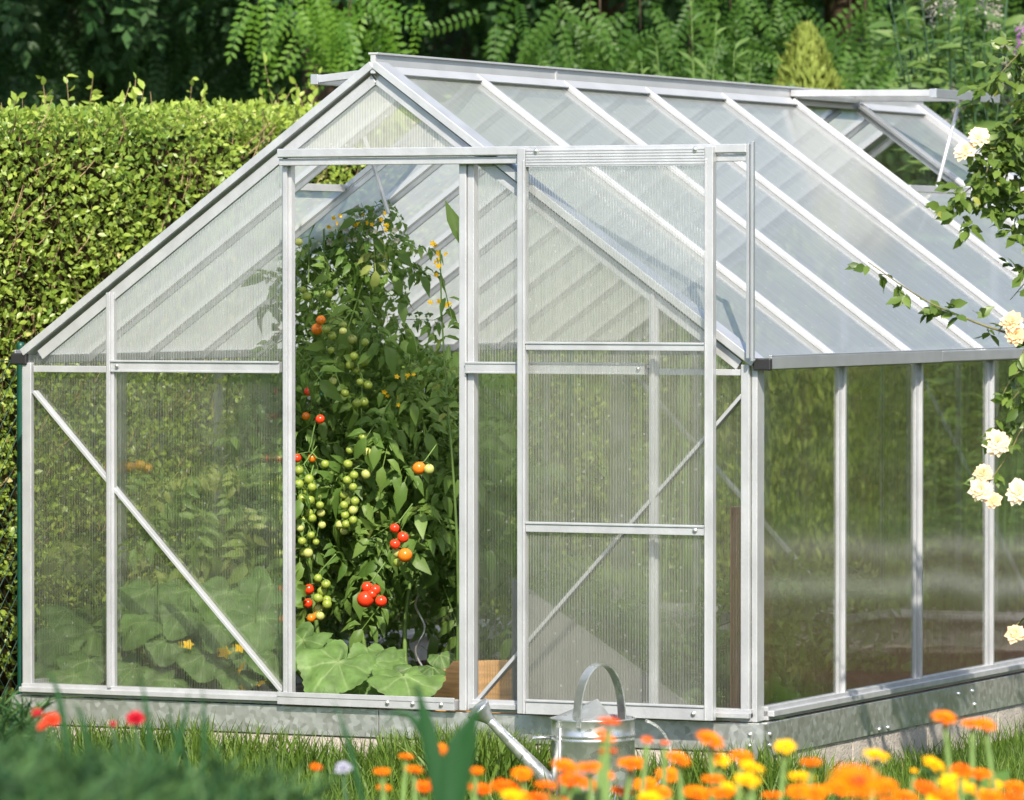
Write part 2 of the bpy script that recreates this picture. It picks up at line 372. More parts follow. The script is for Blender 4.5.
def cloud(name, P, D, N, S, T, mat, parent=None, tint=None, smooth=False):
    """many leaves in one mesh: P places, D directions, N normals, S sizes"""
    tv, tf = T; P = np.asarray(P, float); n = len(P); m = len(tv)
    D = norm(np.asarray(D, float)); N = np.asarray(N, float); N = norm(N-D*(N*D).sum(1, keepdims=True)); X = np.cross(D, N)
    S = np.asarray(S, float).reshape(n, 1, 1)
    V = P[:, None]+S*(tv[None, :, 0:1]*X[:, None]+tv[None, :, 1:2]*D[:, None]+tv[None, :, 2:3]*N[:, None])
    V = V.reshape(-1, 3)-origin_of(parent)
    lt = np.array([len(f) for f in tf]); lv = np.concatenate([np.array(f) for f in tf])
    loops = (lv[None]+(np.arange(n)*m)[:, None]).ravel(); tot = np.tile(lt, n); st = np.concatenate([[0], np.cumsum(tot)[:-1]])
    me = bpy.data.meshes.new(name)
    me.vertices.add(len(V)); me.vertices.foreach_set('co', V.astype(np.float32).ravel())
    me.loops.add(len(loops)); me.loops.foreach_set('vertex_index', loops.astype(np.int32))
    me.polygons.add(len(tot)); me.polygons.foreach_set('loop_start', st.astype(np.int32)); me.polygons.foreach_set('loop_total', tot.astype(np.int32))
    if smooth: me.polygons.foreach_set('use_smooth', np.ones(len(tot), bool))
    me.update(calc_edges=True)
    if tint is None: tint = rng.random(n)
    at = me.attributes.new('tint', 'FLOAT', 'POINT'); at.data.foreach_set('value', np.repeat(np.clip(tint, 0, 1), m).astype(np.float32))
    me.materials.append(mat)
    o = bpy.data.objects.new(name, me); put(o, parent)
    return o

def blob_noise(P, f, seed):
    r = np.random.default_rng(seed); out = np.zeros(len(P))
    for k in range(5):
        d = r.normal(size=3)*f; out += np.sin(P@d+r.random()*6.28)
    return out/5

# ------------------------------------------------------------------ world, sun, camera
SUN_EL = math.radians(41)
sdir = Vector((math.cos(SUN_EL)*math.sin(math.radians(149)), math.cos(SUN_EL)*math.cos(math.radians(149)), math.sin(SUN_EL)))
w = bpy.data.worlds.new('World'); scene.world = w; w.use_nodes = True
wn = w.node_tree.nodes; bg = wn['Background']
sky = wn.new('ShaderNodeTexSky'); sky.sky_type = 'NISHITA'; sky.sun_disc = False
sky.sun_elevation = SUN_EL; sky.sun_rotation = math.radians(149); sky.air_density = 1.0; sky.dust_density = 1.5
w.node_tree.links.new(sky.outputs[0], bg.inputs[0]); bg.inputs[1].default_value = .15
sl = bpy.data.lights.new('sun', 'SUN'); sl.energy = 4.6; sl.angle = math.radians(.5); sl.color = (1, .92, .77)
so = bpy.data.objects.new('sun', sl); so.rotation_euler = sdir.to_track_quat('Z', 'Y').to_euler(); put(so)
cd = bpy.data.cameras.new('camera'); cam = bpy.data.objects.new('camera', cd); put(cam)
cam.location = CAM; cam.rotation_euler = (PI/2+PITCH, 0, YAW)
cd.sensor_width = 36; cd.lens = CF/1024*36; cd.clip_end = 500; cd.clip_start = .1
cd.dof.use_dof = True; cd.dof.focus_distance = 15.7; cd.dof.aperture_fstop = 6.4
scene.camera = cam
scene.view_settings.view_transform = 'Standard'; scene.view_settings.look = 'None'; scene.view_settings.exposure = 0.68; scene.view_settings.gamma = 1
cy = scene.cycles
cy.use_denoising = True
cy.max_bounces = 14; cy.transparent_max_bounces = 16; cy.transmission_bounces = 10; cy.diffuse_bounces = 6; cy.glossy_bounces = 4
cy.caustics_refractive = False; cy.caustics_reflective = False; cy.sample_clamp_indirect = 6

# ------------------------------------------------------------------ ground, kerb, soil
W, LEN, EH, RH = 2.332, 4.34, .99, 1.833
g = MB(); g.add([(-90,-60,GZ), (90,-60,GZ), (90,110,GZ), (-90,110,GZ)], [(0,1,2,3)])
o = g.build('ground', M['lawn_soil']); o['kind'] = 'structure'
g = MB()
nx, ny = 60, 100
vs = []
for j in range(ny+1):
    for i in range(nx+1):
        x = .04+(W-.08)*i/nx; y = .04+(LEN-.08)*j/ny
        vs.append((x, y, -.10+.03*math.sin(x*5+1)*math.sin(y*3)+random.uniform(-.012, .012)))
g.add(vs, [(j*(nx+1)+i, j*(nx+1)+i+1, (j+1)*(nx+1)+i+1, (j+1)*(nx+1)+i) for j in range(ny) for i in range(nx)], True)
o = g.build('soil_bed', M['soil']); o['kind'] = 'structure'
g = MB()
for a, b in ((-.02, .42), (.424, 1.05), (1.054, 1.70), (1.704, 2.345)): g.box((a, -.016, GZ-.05), (b, .06, -.0875))
for k in range(7): g.box((W-.045, .064+k*.61, GZ-.05), (W+.030, .064+k*.61+.606, -.0925))
g.box((-.02, .064, GZ-.05), (.05, LEN, -.09)); g.box((.055, LEN-.06, GZ-.05), (W-.05, LEN, -.09))
o = g.build('kerb', M['concrete'], bevel=.004); o['kind'] = 'structure'

# the rest of the garden to the right (mirrored in the sheets), plus an added hedge
def strip(name, mat, d0, d1, half, z):
    # a band lying across the direction that leaves the right wall towards the back right
    o_ = np.array([2.36, 1.0]); a_ = np.array([.42, .907]); p_ = np.array([.907, -.42]); m = MB()
    n_ = 24; vs = []
    for i in range(n_+1):
        u_ = -half+2*half*i/n_; w_ = .25*math.sin(u_*.8)
        for d_ in (d0, d1): q = o_+a_*(d_+w_)+p_*(u_+3.0); vs.append((q[0], q[1], z))
    m.add(vs, [(2*i, 2*i+1, 2*i+3, 2*i+2) for i in range(n_)]); o = m.build(name, mat); o['kind'] = 'structure'; return o
M['bed'] = principled('dry_bed_soil', (.12, .075, .045), .95, 0, .1, vary=.4, vscale=6)
M['paving'] = principled('pale_paving', (.55, .53, .49), .9, 0, .2, vary=.12, vscale=4)
strip('flower_bed', M['bed'], 2.6, 8.2, 4.5, GZ+.004); strip('garden_path', M['paving'], 8.5, 9.6, 6, GZ+.004); strip('flower_bed', M['bed'], 9.9, 11.4, 6, GZ+.004); strip('garden_path', M['paving'], 11.8, 13.0, 6, GZ+.004)
def far_hedge(label, pts, h, dep):
    t = thing('tall_hedge', label, 'hedge', (pts[0][0], pts[0][1], GZ))
    P = []; N = []; m = MB()
    for (xa, ya), (xb, yb) in zip(pts[:-1], pts[1:]):
        L = math.hypot(xb-xa, yb-ya); k = int(L*h*26); s_ = rng.random(k); zz = rng.random(k)*h; nn = np.array([-(yb-ya), xb-xa])/L
        off = rng.normal(0, .35, k)+.5*np.sin(s_*L*.9)
        P.append(np.stack([xa+(xb-xa)*s_+nn[0]*off, ya+(yb-ya)*s_+nn[1]*off, GZ+zz*(1+.12*np.sin(s_*L*.7))], 1))
        c0, c1 = np.array([xa, ya])-nn*dep, np.array([xb, yb])-nn*dep
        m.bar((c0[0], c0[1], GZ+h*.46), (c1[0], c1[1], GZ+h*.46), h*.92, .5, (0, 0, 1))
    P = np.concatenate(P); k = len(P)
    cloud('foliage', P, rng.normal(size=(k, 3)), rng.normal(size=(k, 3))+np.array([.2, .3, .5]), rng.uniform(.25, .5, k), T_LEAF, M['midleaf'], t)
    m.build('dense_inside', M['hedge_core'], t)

# ------------------------------------------------------------------ greenhouse
gh = thing('greenhouse', 'aluminium greenhouse with milky ribbed plastic panels and an open sliding door', 'greenhouse', (W/2, LEN/2, GZ))
def roof_pt(x, t=0.):
    """point on the roof line at x, raised t along the slope normal"""
    sgn = 1 if x >= W/2 else -1
    sl_ = (RH-EH)/(W/2); z = RH-abs(x-W/2)*sl_; L = math.hypot(1, sl_)
    return x+sgn*t*sl_/L, z+t/L
# plinth
def plinth(a, b): 
    m = MB(); m.box(a, b); return m.build('plinth_panel', M['galv'], gh, bevel=.0015)
plinth((-.027, -.022, -.085), (1.178, -.002, -.004)); plinth((1.180, -.022, -.085), (W+.022, -.002, -.004))
plinth((W+.019, .0, -.098), (W+.037, LEN/2, -.004)); plinth((W+.019, LEN/2+.002, -.098), (W+.037, LEN, -.004))
plinth((-.037, .0, -.098), (-.019, LEN, -.004)); plinth((-.027, LEN+.002, -.098), (W+.027, LEN+.02, -.004))
m = MB(); m.box((W-.03, -.0255, -.19), (W+.0385, -.0225, -.006)); m.box((W+.0375, -.0255, -.19), (W+.0405, .045, -.006))
m.build('corner_bracket', M['galv'], gh)
m = MB(); m.box((-.03, -.0255, -.15), (.03, -.0225, -.006)); m.build('corner_bracket', M['galv'], gh)
for p, ax in [((W-.002, -.026, -.035), (0,-1,0)), ((W-.002, -.026, -.066), (0,-1,0)), ((W+.041, .014, -.035), (1,0,0)), ((W+.041, .014, -.066), (1,0,0)),
              ((-.005, -.026, -.03), (0,-1,0)), ((-.005, -.026, -.062), (0,-1,0)),
              ((W+.038, 1.52, -.028), (1,0,0)), ((W+.038, 1.64, -.028), (1,0,0)), ((W+.038, .86, -.086), (1,0,0)), ((W+.038, .93, -.086), (1,0,0)), ((W+.038, 1.66, -.07), (1,0,0)),
              ((1.30, -.047, .018), (0,-1,0)), ((1.22, -.047, .018), (0,-1,0)), ((1.39, -.047, .018), (0,-1,0))]:
    m = MB(); m.lathe([(.0001, .006), (.005, .005), (.007, 0)], 12, p, ax); m.build('bolt', M['bolt'], gh)

def fbar(name, a, b, w, h, side, ridge=True, mat='alu', parent=None, rw=.42, rh=.6):
    """extruded profile: flat flange with a raised rib"""
    m = MB(); m.bar(a, b, w, h, side)
    if ridge:
        a_ = np.array(a, float); b_ = np.array(b, float)
        m.bar(a_, b_, w*rw, h*(1+rh*2), side)
    return m.build(name, M[mat], parent or gh, bevel=.0012)
# sill
fbar('sill', (.003, -.008, .017), (.862, -.008, .017), .034, .03, (0,0,1))
m = MB(); m.box((.864, -.045, .002), (1.43, .012, .030)); m.box((.864, -.047, .024), (1.43, -.040, .038)); m.build('door_track', M['alu'], gh, bevel=.001)
fbar('sill', (1.475, -.008, .017), (W, -.008, .017), .034, .03, (0,0,1))
fbar('sill', (W+.010, .042, .019), (W+.012, LEN-.03, .019), .038, .03, (0,0,1))
fbar('sill', (-.008, .05, .019), (-.008, LEN-.03, .019), .038, .03, (0,0,1))
fbar('sill', (.03, LEN-.008, .019), (W-.03, LEN-.008, .019), .038, .03, (0,0,1))
# corner posts
m = MB(); m.box((.006, -.022, -.002), (.036, -.004, EH-.01)); m.box((.001, -.016, -.002), (.005, .045, EH-.01)); m.build('corner_post', M['alu'], gh, bevel=.002)
m = MB(); m.box((W-.032, -.022, -.002), (W-.006, -.004, EH)); m.box((W-.004, -.010, -.002), (W+.013, .042, EH-.005)); m.build('corner_post', M['alu'], gh, bevel=.002)
m = MB(); m.box((-.02, LEN-.05, -.002), (.03, LEN+.018, EH-.01)); m.build('corner_post', M['alu'], gh, bevel=.002)
m = MB(); m.box((W-.03, LEN-.05, -.002), (W+.022, LEN+.018, EH-.01)); m.build('corner_post', M['alu'], gh, bevel=.002)
# gable uprights
def top_at(x): return roof_pt(x)[1]
fbar('mullion', (.300, -.010, .03), (.300, -.010, top_at(.3)-.02), .027, .018, (1,0,0))
fbar('mullion', (2.032, -.006, .03), (2.032, -.006, top_at(2.032)-.02), .028, .012, (1,0,0))
fbar('door_post', (.886, -.012, .0), (.886, -.012, 1.575), .030, .024, (1,0,0))
m = MB(); m.box((1.438, -.030, .002), (1.460, .02, 1.572)); m.box((1.4605, -.020, .002), (1.480, .012, 1.572)); m.build('door_post', M['alu'], gh, bevel=.002)
for x in (.30, .878, 1.452, 2.032): fbar('mullion', (x, LEN+.006, .03), (x, LEN+.006, top_at(x)-.02), .030, .018, (1,0,0))
# horizontal glazing bars
fbar('glazing_bar', (.040, -.007, .962), (.284, -.007, .962), .019, .016, (0,0,1), False)
m = MB(); m.box((.306, -.024, .957), (.861, -.003, .987)); m.box((.306, -.029, .984), (.861, -.022, .990)); m.box((.306, -.027, .955), (.861, -.022, .961)); m.build('glazing_bar', M['alu'], gh, bevel=.001)
m = MB(); m.box((1.462, -.040, .964), (2.016, -.003, .990)); m.box((1.462, -.043, .987), (2.016, -.038, .993)); m.box((1.462, -.041, .960), (2.016, -.003, .966)); m.build('glazing_bar', M['alu'], gh, bevel=.001)
fbar('glazing_bar', (2.048, -.007, .968), (W-.034, -.007, .968), .017, .014, (0,0,1), False)
fbar('glazing_bar', (.03, LEN+.004, .965), (W-.03, LEN+.004, .965), .03, .014, (0,0,1), False)
for p in ((.33, -.031, .973), (2.0, -.044, .977)):
    m = MB(); m.lathe([(.0001, .005), (.005, .004), (.006, 0)], 12, p, (0,-1,0)); m.build('bolt', M['bolt'], gh)
# braces behind the sheets
fbar('diagonal_brace', (.040, -.005, .895), (.862, -.005, .036), .026, .010, (0,1,0), False)
fbar('diagonal_brace', (1.486, -.005, .030), (2.300, -.005, .905), .026, .010, (0,1,0), False)
fbar('diagonal_brace', (.04, LEN-.02, .90), (.87, LEN-.02, .036), .026, .012, (0,1,0), False)
# header over the door
m = MB(); m.box((.862, -.02, 1.555), (1.76, .012, 1.572)); m.build('door_header', M['alu'], gh, bevel=.001)
# gable rafters (verges)
for y0, y1, yy in ((-.034, .045, -1), (LEN-.045, LEN+.034, 1)):
    for sx in (-1, 1):
        xe = .016 if sx < 0 else W+.004
        a = roof_pt(xe, .010); b = (W/2+sx*.004, roof_pt(W/2+sx*.004, .010)[1])
        yc = (y0+y1)/2
        fbar('gable_rafter', (a[0], yc, a[1]), (b[0], yc, b[1]), y1-y0, .022, (0,1,0), False)
        a = roof_pt(xe+(.03 if sx < 0 else -.03), -.026); b = roof_pt(W/2+sx*.02, -.026)
        fbar('verge_profile', (a[0], yc+yy*.012, a[1]), (b[0], yc+yy*.012, b[1]), .014, .030, (0,1,0), False)
# roof rafters
RY = [.62*k for k in range(1, 7)]
LY = [LEN/12*k for k in range(1, 12)]
def rafter(y, sx):
    xe = W+.014 if sx > 0 else -.014
    a = roof_pt(xe, .004); b = roof_pt(W/2+sx*.016, .004)
    m = MB(); m.bar((a[0], y, a[1]), (b[0], y, b[1]), .034 if sx > 0 else .015, .012, (0,1,0), 0)
    m.bar((a[0], y, a[1]), (b[0], y, b[1]), .018 if sx > 0 else .009, .022, (0,1,0), 0)
    a = roof_pt(xe, -.014); b = roof_pt(W/2+sx*.02, -.014)
    m.bar((a[0], y, a[1]), (b[0], y, b[1]), .009 if sx > 0 else .006, .016, (0,1,0), 0)
    m.build('rafter', M['alu'], gh, bevel=.0015)
for y in RY: rafter(y, 1)
for y in LY: rafter(y, -1)
# side mullions
for y in RY:
    for x, s in ((W+.012, 1), (-.010, -1)):
        m = MB(); m.box((x-.010, y-.022, .036), (x+.002, y+.016, EH-.005)); m.box((x-.012, y+.002, .036), (x+s*.012, y+.014, EH-.005))
        m.build('mullion', M['alu'], gh, bevel=.0015)
# ridge: upright flange with lip, and a lower skirt on each slope
m = MB(); m.box((W/2-.008, -.030, RH-.02), (W/2+.008, LEN+.03, RH+.034)); m.box((W/2-.014, -.032, RH+.034), (W/2+.016, LEN+.032, RH+.040))
m.box((W/2-.011, 1.20, RH-.0), (W/2+.0115, 1.212, RH+.033))
for sx in (-1, 1):
    a = roof_pt(W/2+sx*.010, .010); b = roof_pt(W/2+sx*.040, .009)
    for y0, y1 in (((-.03, LEN+.03),) if sx < 0 else ((-.03, 3.08), (3.76, LEN+.03))):
        m.bar((a[0], (y0+y1)/2, a[1]), (b[0], (y0+y1)/2, b[1]), y1-y0, .004, (0,1,0))
m.build('ridge_cap', M['ridge'], gh, bevel=.001)
# gutters
for s, x0 in ((1, W+.010), (-1, -.026)):
    m = MB()
    m.box((x0+.004, -.012, EH-.012), (x0+.042, LEN+.02, EH-.006))
    xa = x0+.042 if s > 0 else x0
    m.box((xa, -.012, EH-.012), (xa+.004, 1.33, EH+.022)); m.box((xa-.001, 1.333, EH-.010), (xa+.003, LEN+.02, EH+.020))
    m.box((xa-.004, -.012, EH+.022), (xa+.004, LEN+.02, EH+.027))
    m.box(((x0 if s > 0 else x0+.042), -.012, EH-.012), ((x0 if s > 0 else x0+.042)+.004, LEN+.02, EH+.012))
    q = m.build('gutter', M['alu_dark'], gh, bevel=.0012)
    e = MB(); e.box((x0-.004, -.030, EH-.016), (x0+.050, -.0125, EH+.018)); e.build('end_cap', M['black'], q, bevel=.004)
# --- glazing
def sheet(pts, mat, parent=None, name='glazing_panel'):
    m = MB(); m.add(pts, [tuple(range(len(pts)))]); return m.build(name, M[mat], parent or gh)
def gable_panels(y, out):
    xs = [.02, .300, .878, 1.452, 2.032, W-.014]
    def col(x0, x1, z0, z1=None):
        if z1 is not None: p = [(x0, y, z0), (x1, y, z0), (x1, y, z1), (x0, y, z1)]
        else:
            p = [(x0, y, z0), (x1, y, z0), (x1, y, top_at(x1)-.012)]
            if x0 < W/2 < x1: p.append((W/2, y, RH-.012))
            p.append((x0, y, top_at(x0)-.012))
        if out > 0: p = p[::-1]
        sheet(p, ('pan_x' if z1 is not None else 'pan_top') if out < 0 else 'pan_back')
    for i in (0, 1, 3, 4):
        col(xs[i], xs[i+1], .02, .966); col(xs[i], xs[i+1], .9665)
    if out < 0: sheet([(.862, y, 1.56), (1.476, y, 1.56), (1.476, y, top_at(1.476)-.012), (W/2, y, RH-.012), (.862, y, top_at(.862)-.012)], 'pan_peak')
    else: col(.878, 1.452, .02, .966); col(.878, 1.452, .9665)
gable_panels(.004, -1); gable_panels(LEN-.004, 1)
ys = [.02]+RY+[LEN-.02]
for a, b in zip(ys[:-1], ys[1:]):
    sheet([(W+.006, a, .02), (W+.006, b, .02), (W+.006, b, EH-.012), (W+.006, a, EH-.012)], 'pan_y')
    sheet([(-.004, b, .02), (-.004, a, .02), (-.004, a, EH-.012), (-.004, b, EH-.012)], 'pan_left')
    x0 = W/2+.012 if abs(a-3.1) > .01 else 1.592
    A = roof_pt(x0, -.002); B = roof_pt(W+.02, -.002)
    sheet([(A[0], a, A[1]), (B[0], a, B[1]), (B[0], b, B[1]), (A[0], b, A[1])], 'pan_roof', name='roof_panel')
ly = [.02]+LY+[LEN-.02]
for i, (a, b) in enumerate(zip(ly[:-1], ly[1:])):
    x0 = W/2-.012 if i != 1 else .70
    A = roof_pt(x0, -.002); B = roof_pt(-.02, -.002)
    sheet([(B[0], a, B[1]), (A[0], a, A[1]), (A[0], b, A[1]), (B[0], b, B[1])], 'pan_roof_l', name='roof_panel')
# trim under each vent opening
for x0, a, b in ((1.592, 3.1, 3.72), (.70, LEN/12, LEN/6)):
    A = roof_pt(x0, .004)
    fbar('opening_sill', (A[0], a+.018, A[1]), (A[0], b-.018, A[1]), .022, .016, (0,0,1), False)
# --- vents, propped open level with the ridge
def vent(sx, y0, y1, L, tilt):
    z = RH+.018; xh = W/2+sx*.010; xt = xh+sx*L; zt = z+tilt
    v = MB(); v.bar((xh, y0+.012, z), (xt, y0+.012, zt), .022, .022, (0,1,0))
    fr = v.build('roof_vent', M['alu'], gh, bevel=.0015)
    v = MB(); v.bar((xh, y1-.012, z), (xt, y1-.012, zt), .022, .022, (0,1,0)); v.build('vent_frame', M['alu'], fr, bevel=.0015)
    v = MB(); v.box((min(xt, xt+sx*.024), y0, zt-.016), (max(xt, xt+sx*.024), y1, zt+.014)); v.build('vent_frame', M['alu_dark'], fr, bevel=.0015)
    v = MB(); v.box((min(xh, xh+sx*.018), y0+.024, z-.018), (max(xh, xh+sx*.018), y1-.024, z-.002)); v.build('vent_hinge', M['alu_dark'], fr, bevel=.001)
    p = [(xh, y0+.02, z+.004), (xt, y0+.02, zt+.004), (xt, y1-.02, zt+.004), (xh, y1-.02, z+.004)]
    sheet(p if sx > 0 else p[::-1], 'pan_roof', fr, 'vent_panel')
    ym = (y0+y1)/2
    v = MB()
    if sx > 0: v.tube([(xt-.01, ym, zt-.02), (1.588, ym-.02, 1.512), (1.47, ym-.06, 1.22)], .0065, 8); v.tube([(xt-.012, ym, zt-.035), (xt-.008, ym, zt-.005)], .011, 8)
    else: v.bar((xt+.03, ym-.03, zt-.02), (xt+.16, ym-.03, 1.42), .016, .006, (0,1,0))
    v.build('vent_arm', M['alu'], fr)
    return fr
vent(1, 3.10, 3.72, .50, -.006)
vent(-1, LEN/12+.005, LEN/6-.005, .37, -.035)
# --- rail and sliding door (stands open, to the right of its opening)
m = MB(); m.box((.878, -.066, 1.574), (2.334, -.030, 1.580)); m.box((.878, -.070, 1.576), (2.334, -.060, 1.600)); m.box((.878, -.058, 1.552), (2.334, -.030, 1.572))
m.build('door_rail', M['alu'], gh, bevel=.002)
m = MB(); m.box((2.332, -.062, 1.008), (2.340, -.040, 1.600)); m.box((2.344, -.058, 1.000), (2.352, -.044, 1.606)); m.box((2.340, -.052, 1.000), (2.345, -.048, 1.600)); m.build('rail_stay', M['alu_dark'], gh, bevel=.001)
m = MB(); m.box((1.646, -.086, .004), (1.671, -.060, 1.594)); m.box((1.664, -.090, .004), (1.670, -.085, 1.56))
dr = m.build('sliding_door', M['alu'], gh, bevel=.0015)
m = MB(); m.box((2.218, -.086, .004), (2.243, -.060, 1.594)); m.box((2.219, -.090, .004), (2.225, -.085, 1.56)); m.build('door_stile', M['alu'], dr, bevel=.0015)
m = MB(); m.box((1.672, -.084, 1.541), (2.217, -.064, 1.590))
for z in (1.545, 1.553, 1.561, 1.569, 1.577, 1.585): m.box((1.672, -.0855, z), (2.217, -.083, z+.004))
m.build('door_top_plate', M['alu'], dr, bevel=.0006)
for z0, z1 in ((1.028, 1.051), (.517, .545), (.004, .045)):
    m = MB(); m.box((1.672, -.084, z0), (2.217, -.064, z1)); m.box((1.672, -.088, z1-.006), (2.217, -.0835, z1)); m.build('door_crossbar', M['alu'], dr, bevel=.001)
for p in ((2.19, -.0845, .531), (2.185, -.0845, .022), (1.705, -.0855, 1.586), (2.19, -.0855, 1.586)):
    m = MB(); m.lathe([(.0001, .006), (.006, .005), (.008, 0)], 12, p, (0,-1,0)); m.build('door_bolt', M['bolt'], dr)
for z0, z1 in ((.044, .518), (.544, 1.03), (1.05, 1.543)):
    sheet([(1.671, -.072, z0), (2.218, -.072, z0), (2.218, -.072, z1), (1.671, -.072, z1)], 'pan_door', dr, 'door_panel')

# ------------------------------------------------------------------ watering can
cc = at_d(593, 789, 14.87); cc[2] = GZ
wc = thing('watering_can', 'galvanised metal watering can with long spout standing in grass by the greenhouse', 'watering can', cc)
R_, H_ = .114, .232
def wl(x, y, z): return cc+RT*x+np.array([-math.sin(YAW), math.cos(YAW), 0])*y+np.array([0, 0, z])
m = MB(); m.lathe([(.0001, .004), (R_, .004), (R_+.003, .012), (R_, .02), (R_, .172), (R_+.003, .175), (R_, .179), (R_, .184), (R_+.003, .187), (R_, .191), (R_, H_-.004), (R_+.004, H_), (R_-.003, H_+.002), (R_-.004, .02)], 64, cc)
m.tube([wl(-R_*.80, -R_*.62, .02), wl(-R_*.80, -R_*.62, .21)], .003, 6)
body = m.build('body', M['can'], wc)
# half lid: a cone cut off by the filling opening
m = MB(); ap = wl(.012, -.01, H_+.052); n = 40; vs = [ap]
for k in range(n+1):
    t = PI*(.30+1.25*k/n)+.35; vs.append(wl(R_*.985*math.cos(t), R_*.985*math.sin(t), H_-.002))
m.add(vs, [(0, i+1, i+2) for i in range(n)], False); m.build('half_lid', M['can'], wc, solid=.003)
# carrying strap over the top
m = MB(); pts = []
for k in range(25):
    t = PI*k/24; pts.append(wl(.005+.062*(-math.cos(t))+.012, -.05+.06*math.cos(t)*-.9, H_-.02+.170*math.sin(t)**.8))
for k in range(24): m.bar(pts[k], pts[k+1]+(pts[k+1]-pts[k])*.15, .036, .0035, RT*.55+np.array([math.sin(YAW), -math.cos(YAW), 0])*.85)
m.build('top_handle', M['can'], wc)
# rear hoop handle
m = MB(); pts = []
for k in range(25):
    t = -1.45+2.75*k/24; pts.append(wl(R_+.006+.092*max(math.cos(t), -.1), .0, .130+.098*math.sin(t)))
for k in range(24): m.bar(pts[k], pts[k+1]+(pts[k+1]-pts[k])*.15, .030, .006, np.array([math.sin(YAW), -math.cos(YAW), 0]))
m.build('rear_handle', M['can'], wc)
s0, s1 = wl(-R_*.8, 0, .025), wl(-.287, -.01, .232)
m = MB(); m.tube([s0+(s1-s0)*t for t in (0, .3, .6, .9, 1.0)], [.026, .022, .0175, .0135, .013], 16); m.build('spout', M['can'], wc)
ax = np.array(s1-s0); ax = ax/np.linalg.norm(ax)
m = MB(); hd = -RT*.62+np.array([0, 0, .62])+np.array([math.sin(YAW), -math.cos(YAW), 0])*.15
hd /= np.linalg.norm(hd)
m.lathe([(.013, -.01), (.016, .0), (.034, .034), (.037, .038), (.037, .042), (.034, .044), (.0001, .052)], 28, s1-hd*.002, hd)
rs = m.build('sprinkler_rose', M['can'], wc)
m = MB(); m.tube([wl(-R_+.002, 0, .178), wl(-.165, -.004, .178)], .0045, 8); m.build('spout_stay', M['can'], wc)

# ------------------------------------------------------------------ fence on the left
fn = thing('chain_link_fence', 'dark green chain link fence with round posts in front of the hedge', 'fence', (-.2, .31, GZ))
for y in (.31, 2.31, 4.31):
    m = MB(); m.lathe([(.012, 0), (.012, 1.215), (.013, 1.22), (.013, 1.228), (.009, 1.236), (.0001, 1.237)], 20, (-.192, y, GZ)); m.build('post', M['green_post'], fn)
m = MB()
y0, y1, z0, z1, p = -1.2, 4.3, GZ+.02, .98, .068
def clipline(y, s):
    # a zig strand from (y,z0) rising at 45 degrees
    ya, za, yb, zb = y, z0, y+s*(z1-z0), z1
    if s > 0:
        if ya < y0: za += (y0-ya); ya = y0
        if yb > y1: zb -= (yb-y1); yb = y1
    else:
        if ya > y1: za += (ya-y1); ya = y1
        if yb < y0: zb -= (y0-yb); yb = y0
    if zb > za+.01: m.tube([(-.221, ya, za), (-.221, yb, zb)], .0014, 4, False)
for k in range(-20, 110):
    clipline(y0+k*p, 1); clipline(y0+k*p, -1)
for z in (z0, z1): m.tube([(-.221, y0, z), (-.221, y1, z)], .0018, 4, False)
m.build('wire_mesh', M['green_wire'], fn)

# ------------------------------------------------------------------ hedge
def hedge_top(y): return 1.735+.027*y
HY0, HY1, HX = -2.6, 7.2, -.62
hg = thing('clipped_hedge', 'long clipped sunlit hedge of small leaves on the left behind the greenhouse', 'hedge', (-1.1, 2, GZ))
n = 112000
yy = rng.uniform(HY0, HY1, n); top = hedge_top(yy)
kind = rng.random(n)
zz = GZ+(top-GZ)*rng.random(n)**.8
depth = np.abs(rng.normal(0, .055, n))
X = HX-depth; Z = zz.copy()
tp = kind < .24
X[tp] = HX-rng.random(tp.sum())*.9; Z[tp] = top[tp]-np.abs(rng.normal(0, .03, tp.sum()))+.035*blob_noise(np.stack([X[tp]*3, yy[tp], yy[tp]*0], 1), 4, 3)
P = np.stack([X, yy, Z], 1)
hol = blob_noise(P, 7, 5)+.6*blob_noise(P, 19, 6)
P[:, 0] += .045*blob_noise(P, 5, 8)
keep = (hol > -.66) | (rng.random(n) < .30) | tp
P = P[keep]; tpk = tp[keep]; n = len(P)
D = rng.normal(size=(n, 3))+np.array([.5, -.2, .45]); D[tpk] += np.array([0, 0, .5])
N = rng.normal(size=(n, 3))*.7+np.array([.75, -.35, .6])
cloud('foliage', P, D, N, rng.uniform(.016, .033, n), T_LEAF, M['hedge'], hg, np.clip(rng.normal(.40, .2, n)+.25*blob_noise(P, 3, 9)+.12*tpk, 0, 1))
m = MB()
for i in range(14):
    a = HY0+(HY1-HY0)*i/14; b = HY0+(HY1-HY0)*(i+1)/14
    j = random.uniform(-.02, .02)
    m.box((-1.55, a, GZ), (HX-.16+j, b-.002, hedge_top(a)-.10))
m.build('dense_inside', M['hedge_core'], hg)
m = MB()
for i in range(2600):
    y = random.uniform(HY0, HY1); z = random.uniform(.3, hedge_top(y)-.05); x = HX-random.uniform(.0, .12)
    d = np.array([random.uniform(-.1, .3), random.gauss(0, .6), random.uniform(.1, 1)]); d /= np.linalg.norm(d); L = random.uniform(.05, .16)
    p = np.array([x, y, z]); m.tube([p, p+d*L*.5+np.array([.004, .004, 0]), p+d*L], [.0026, .002, .001], 4, False)
shoots = []
for i in range(70):
    y = random.uniform(HY0, HY1); z = hedge_top(y)-.03; x = HX-random.uniform(.02, .6); h = random.uniform(.05, .15)*(1 if random.random() < .75 else 1.5)
    lean = np.array([random.gauss(0, .25), random.gauss(0, .25), 1]); p = np.array([x, y, z])
    m.tube([p, p+lean*h*.5, p+lean*h], [.0022, .0018, .001], 4, False)
    for k in range(5): shoots.append((p+lean*h*(.3+.7*k/4), k))
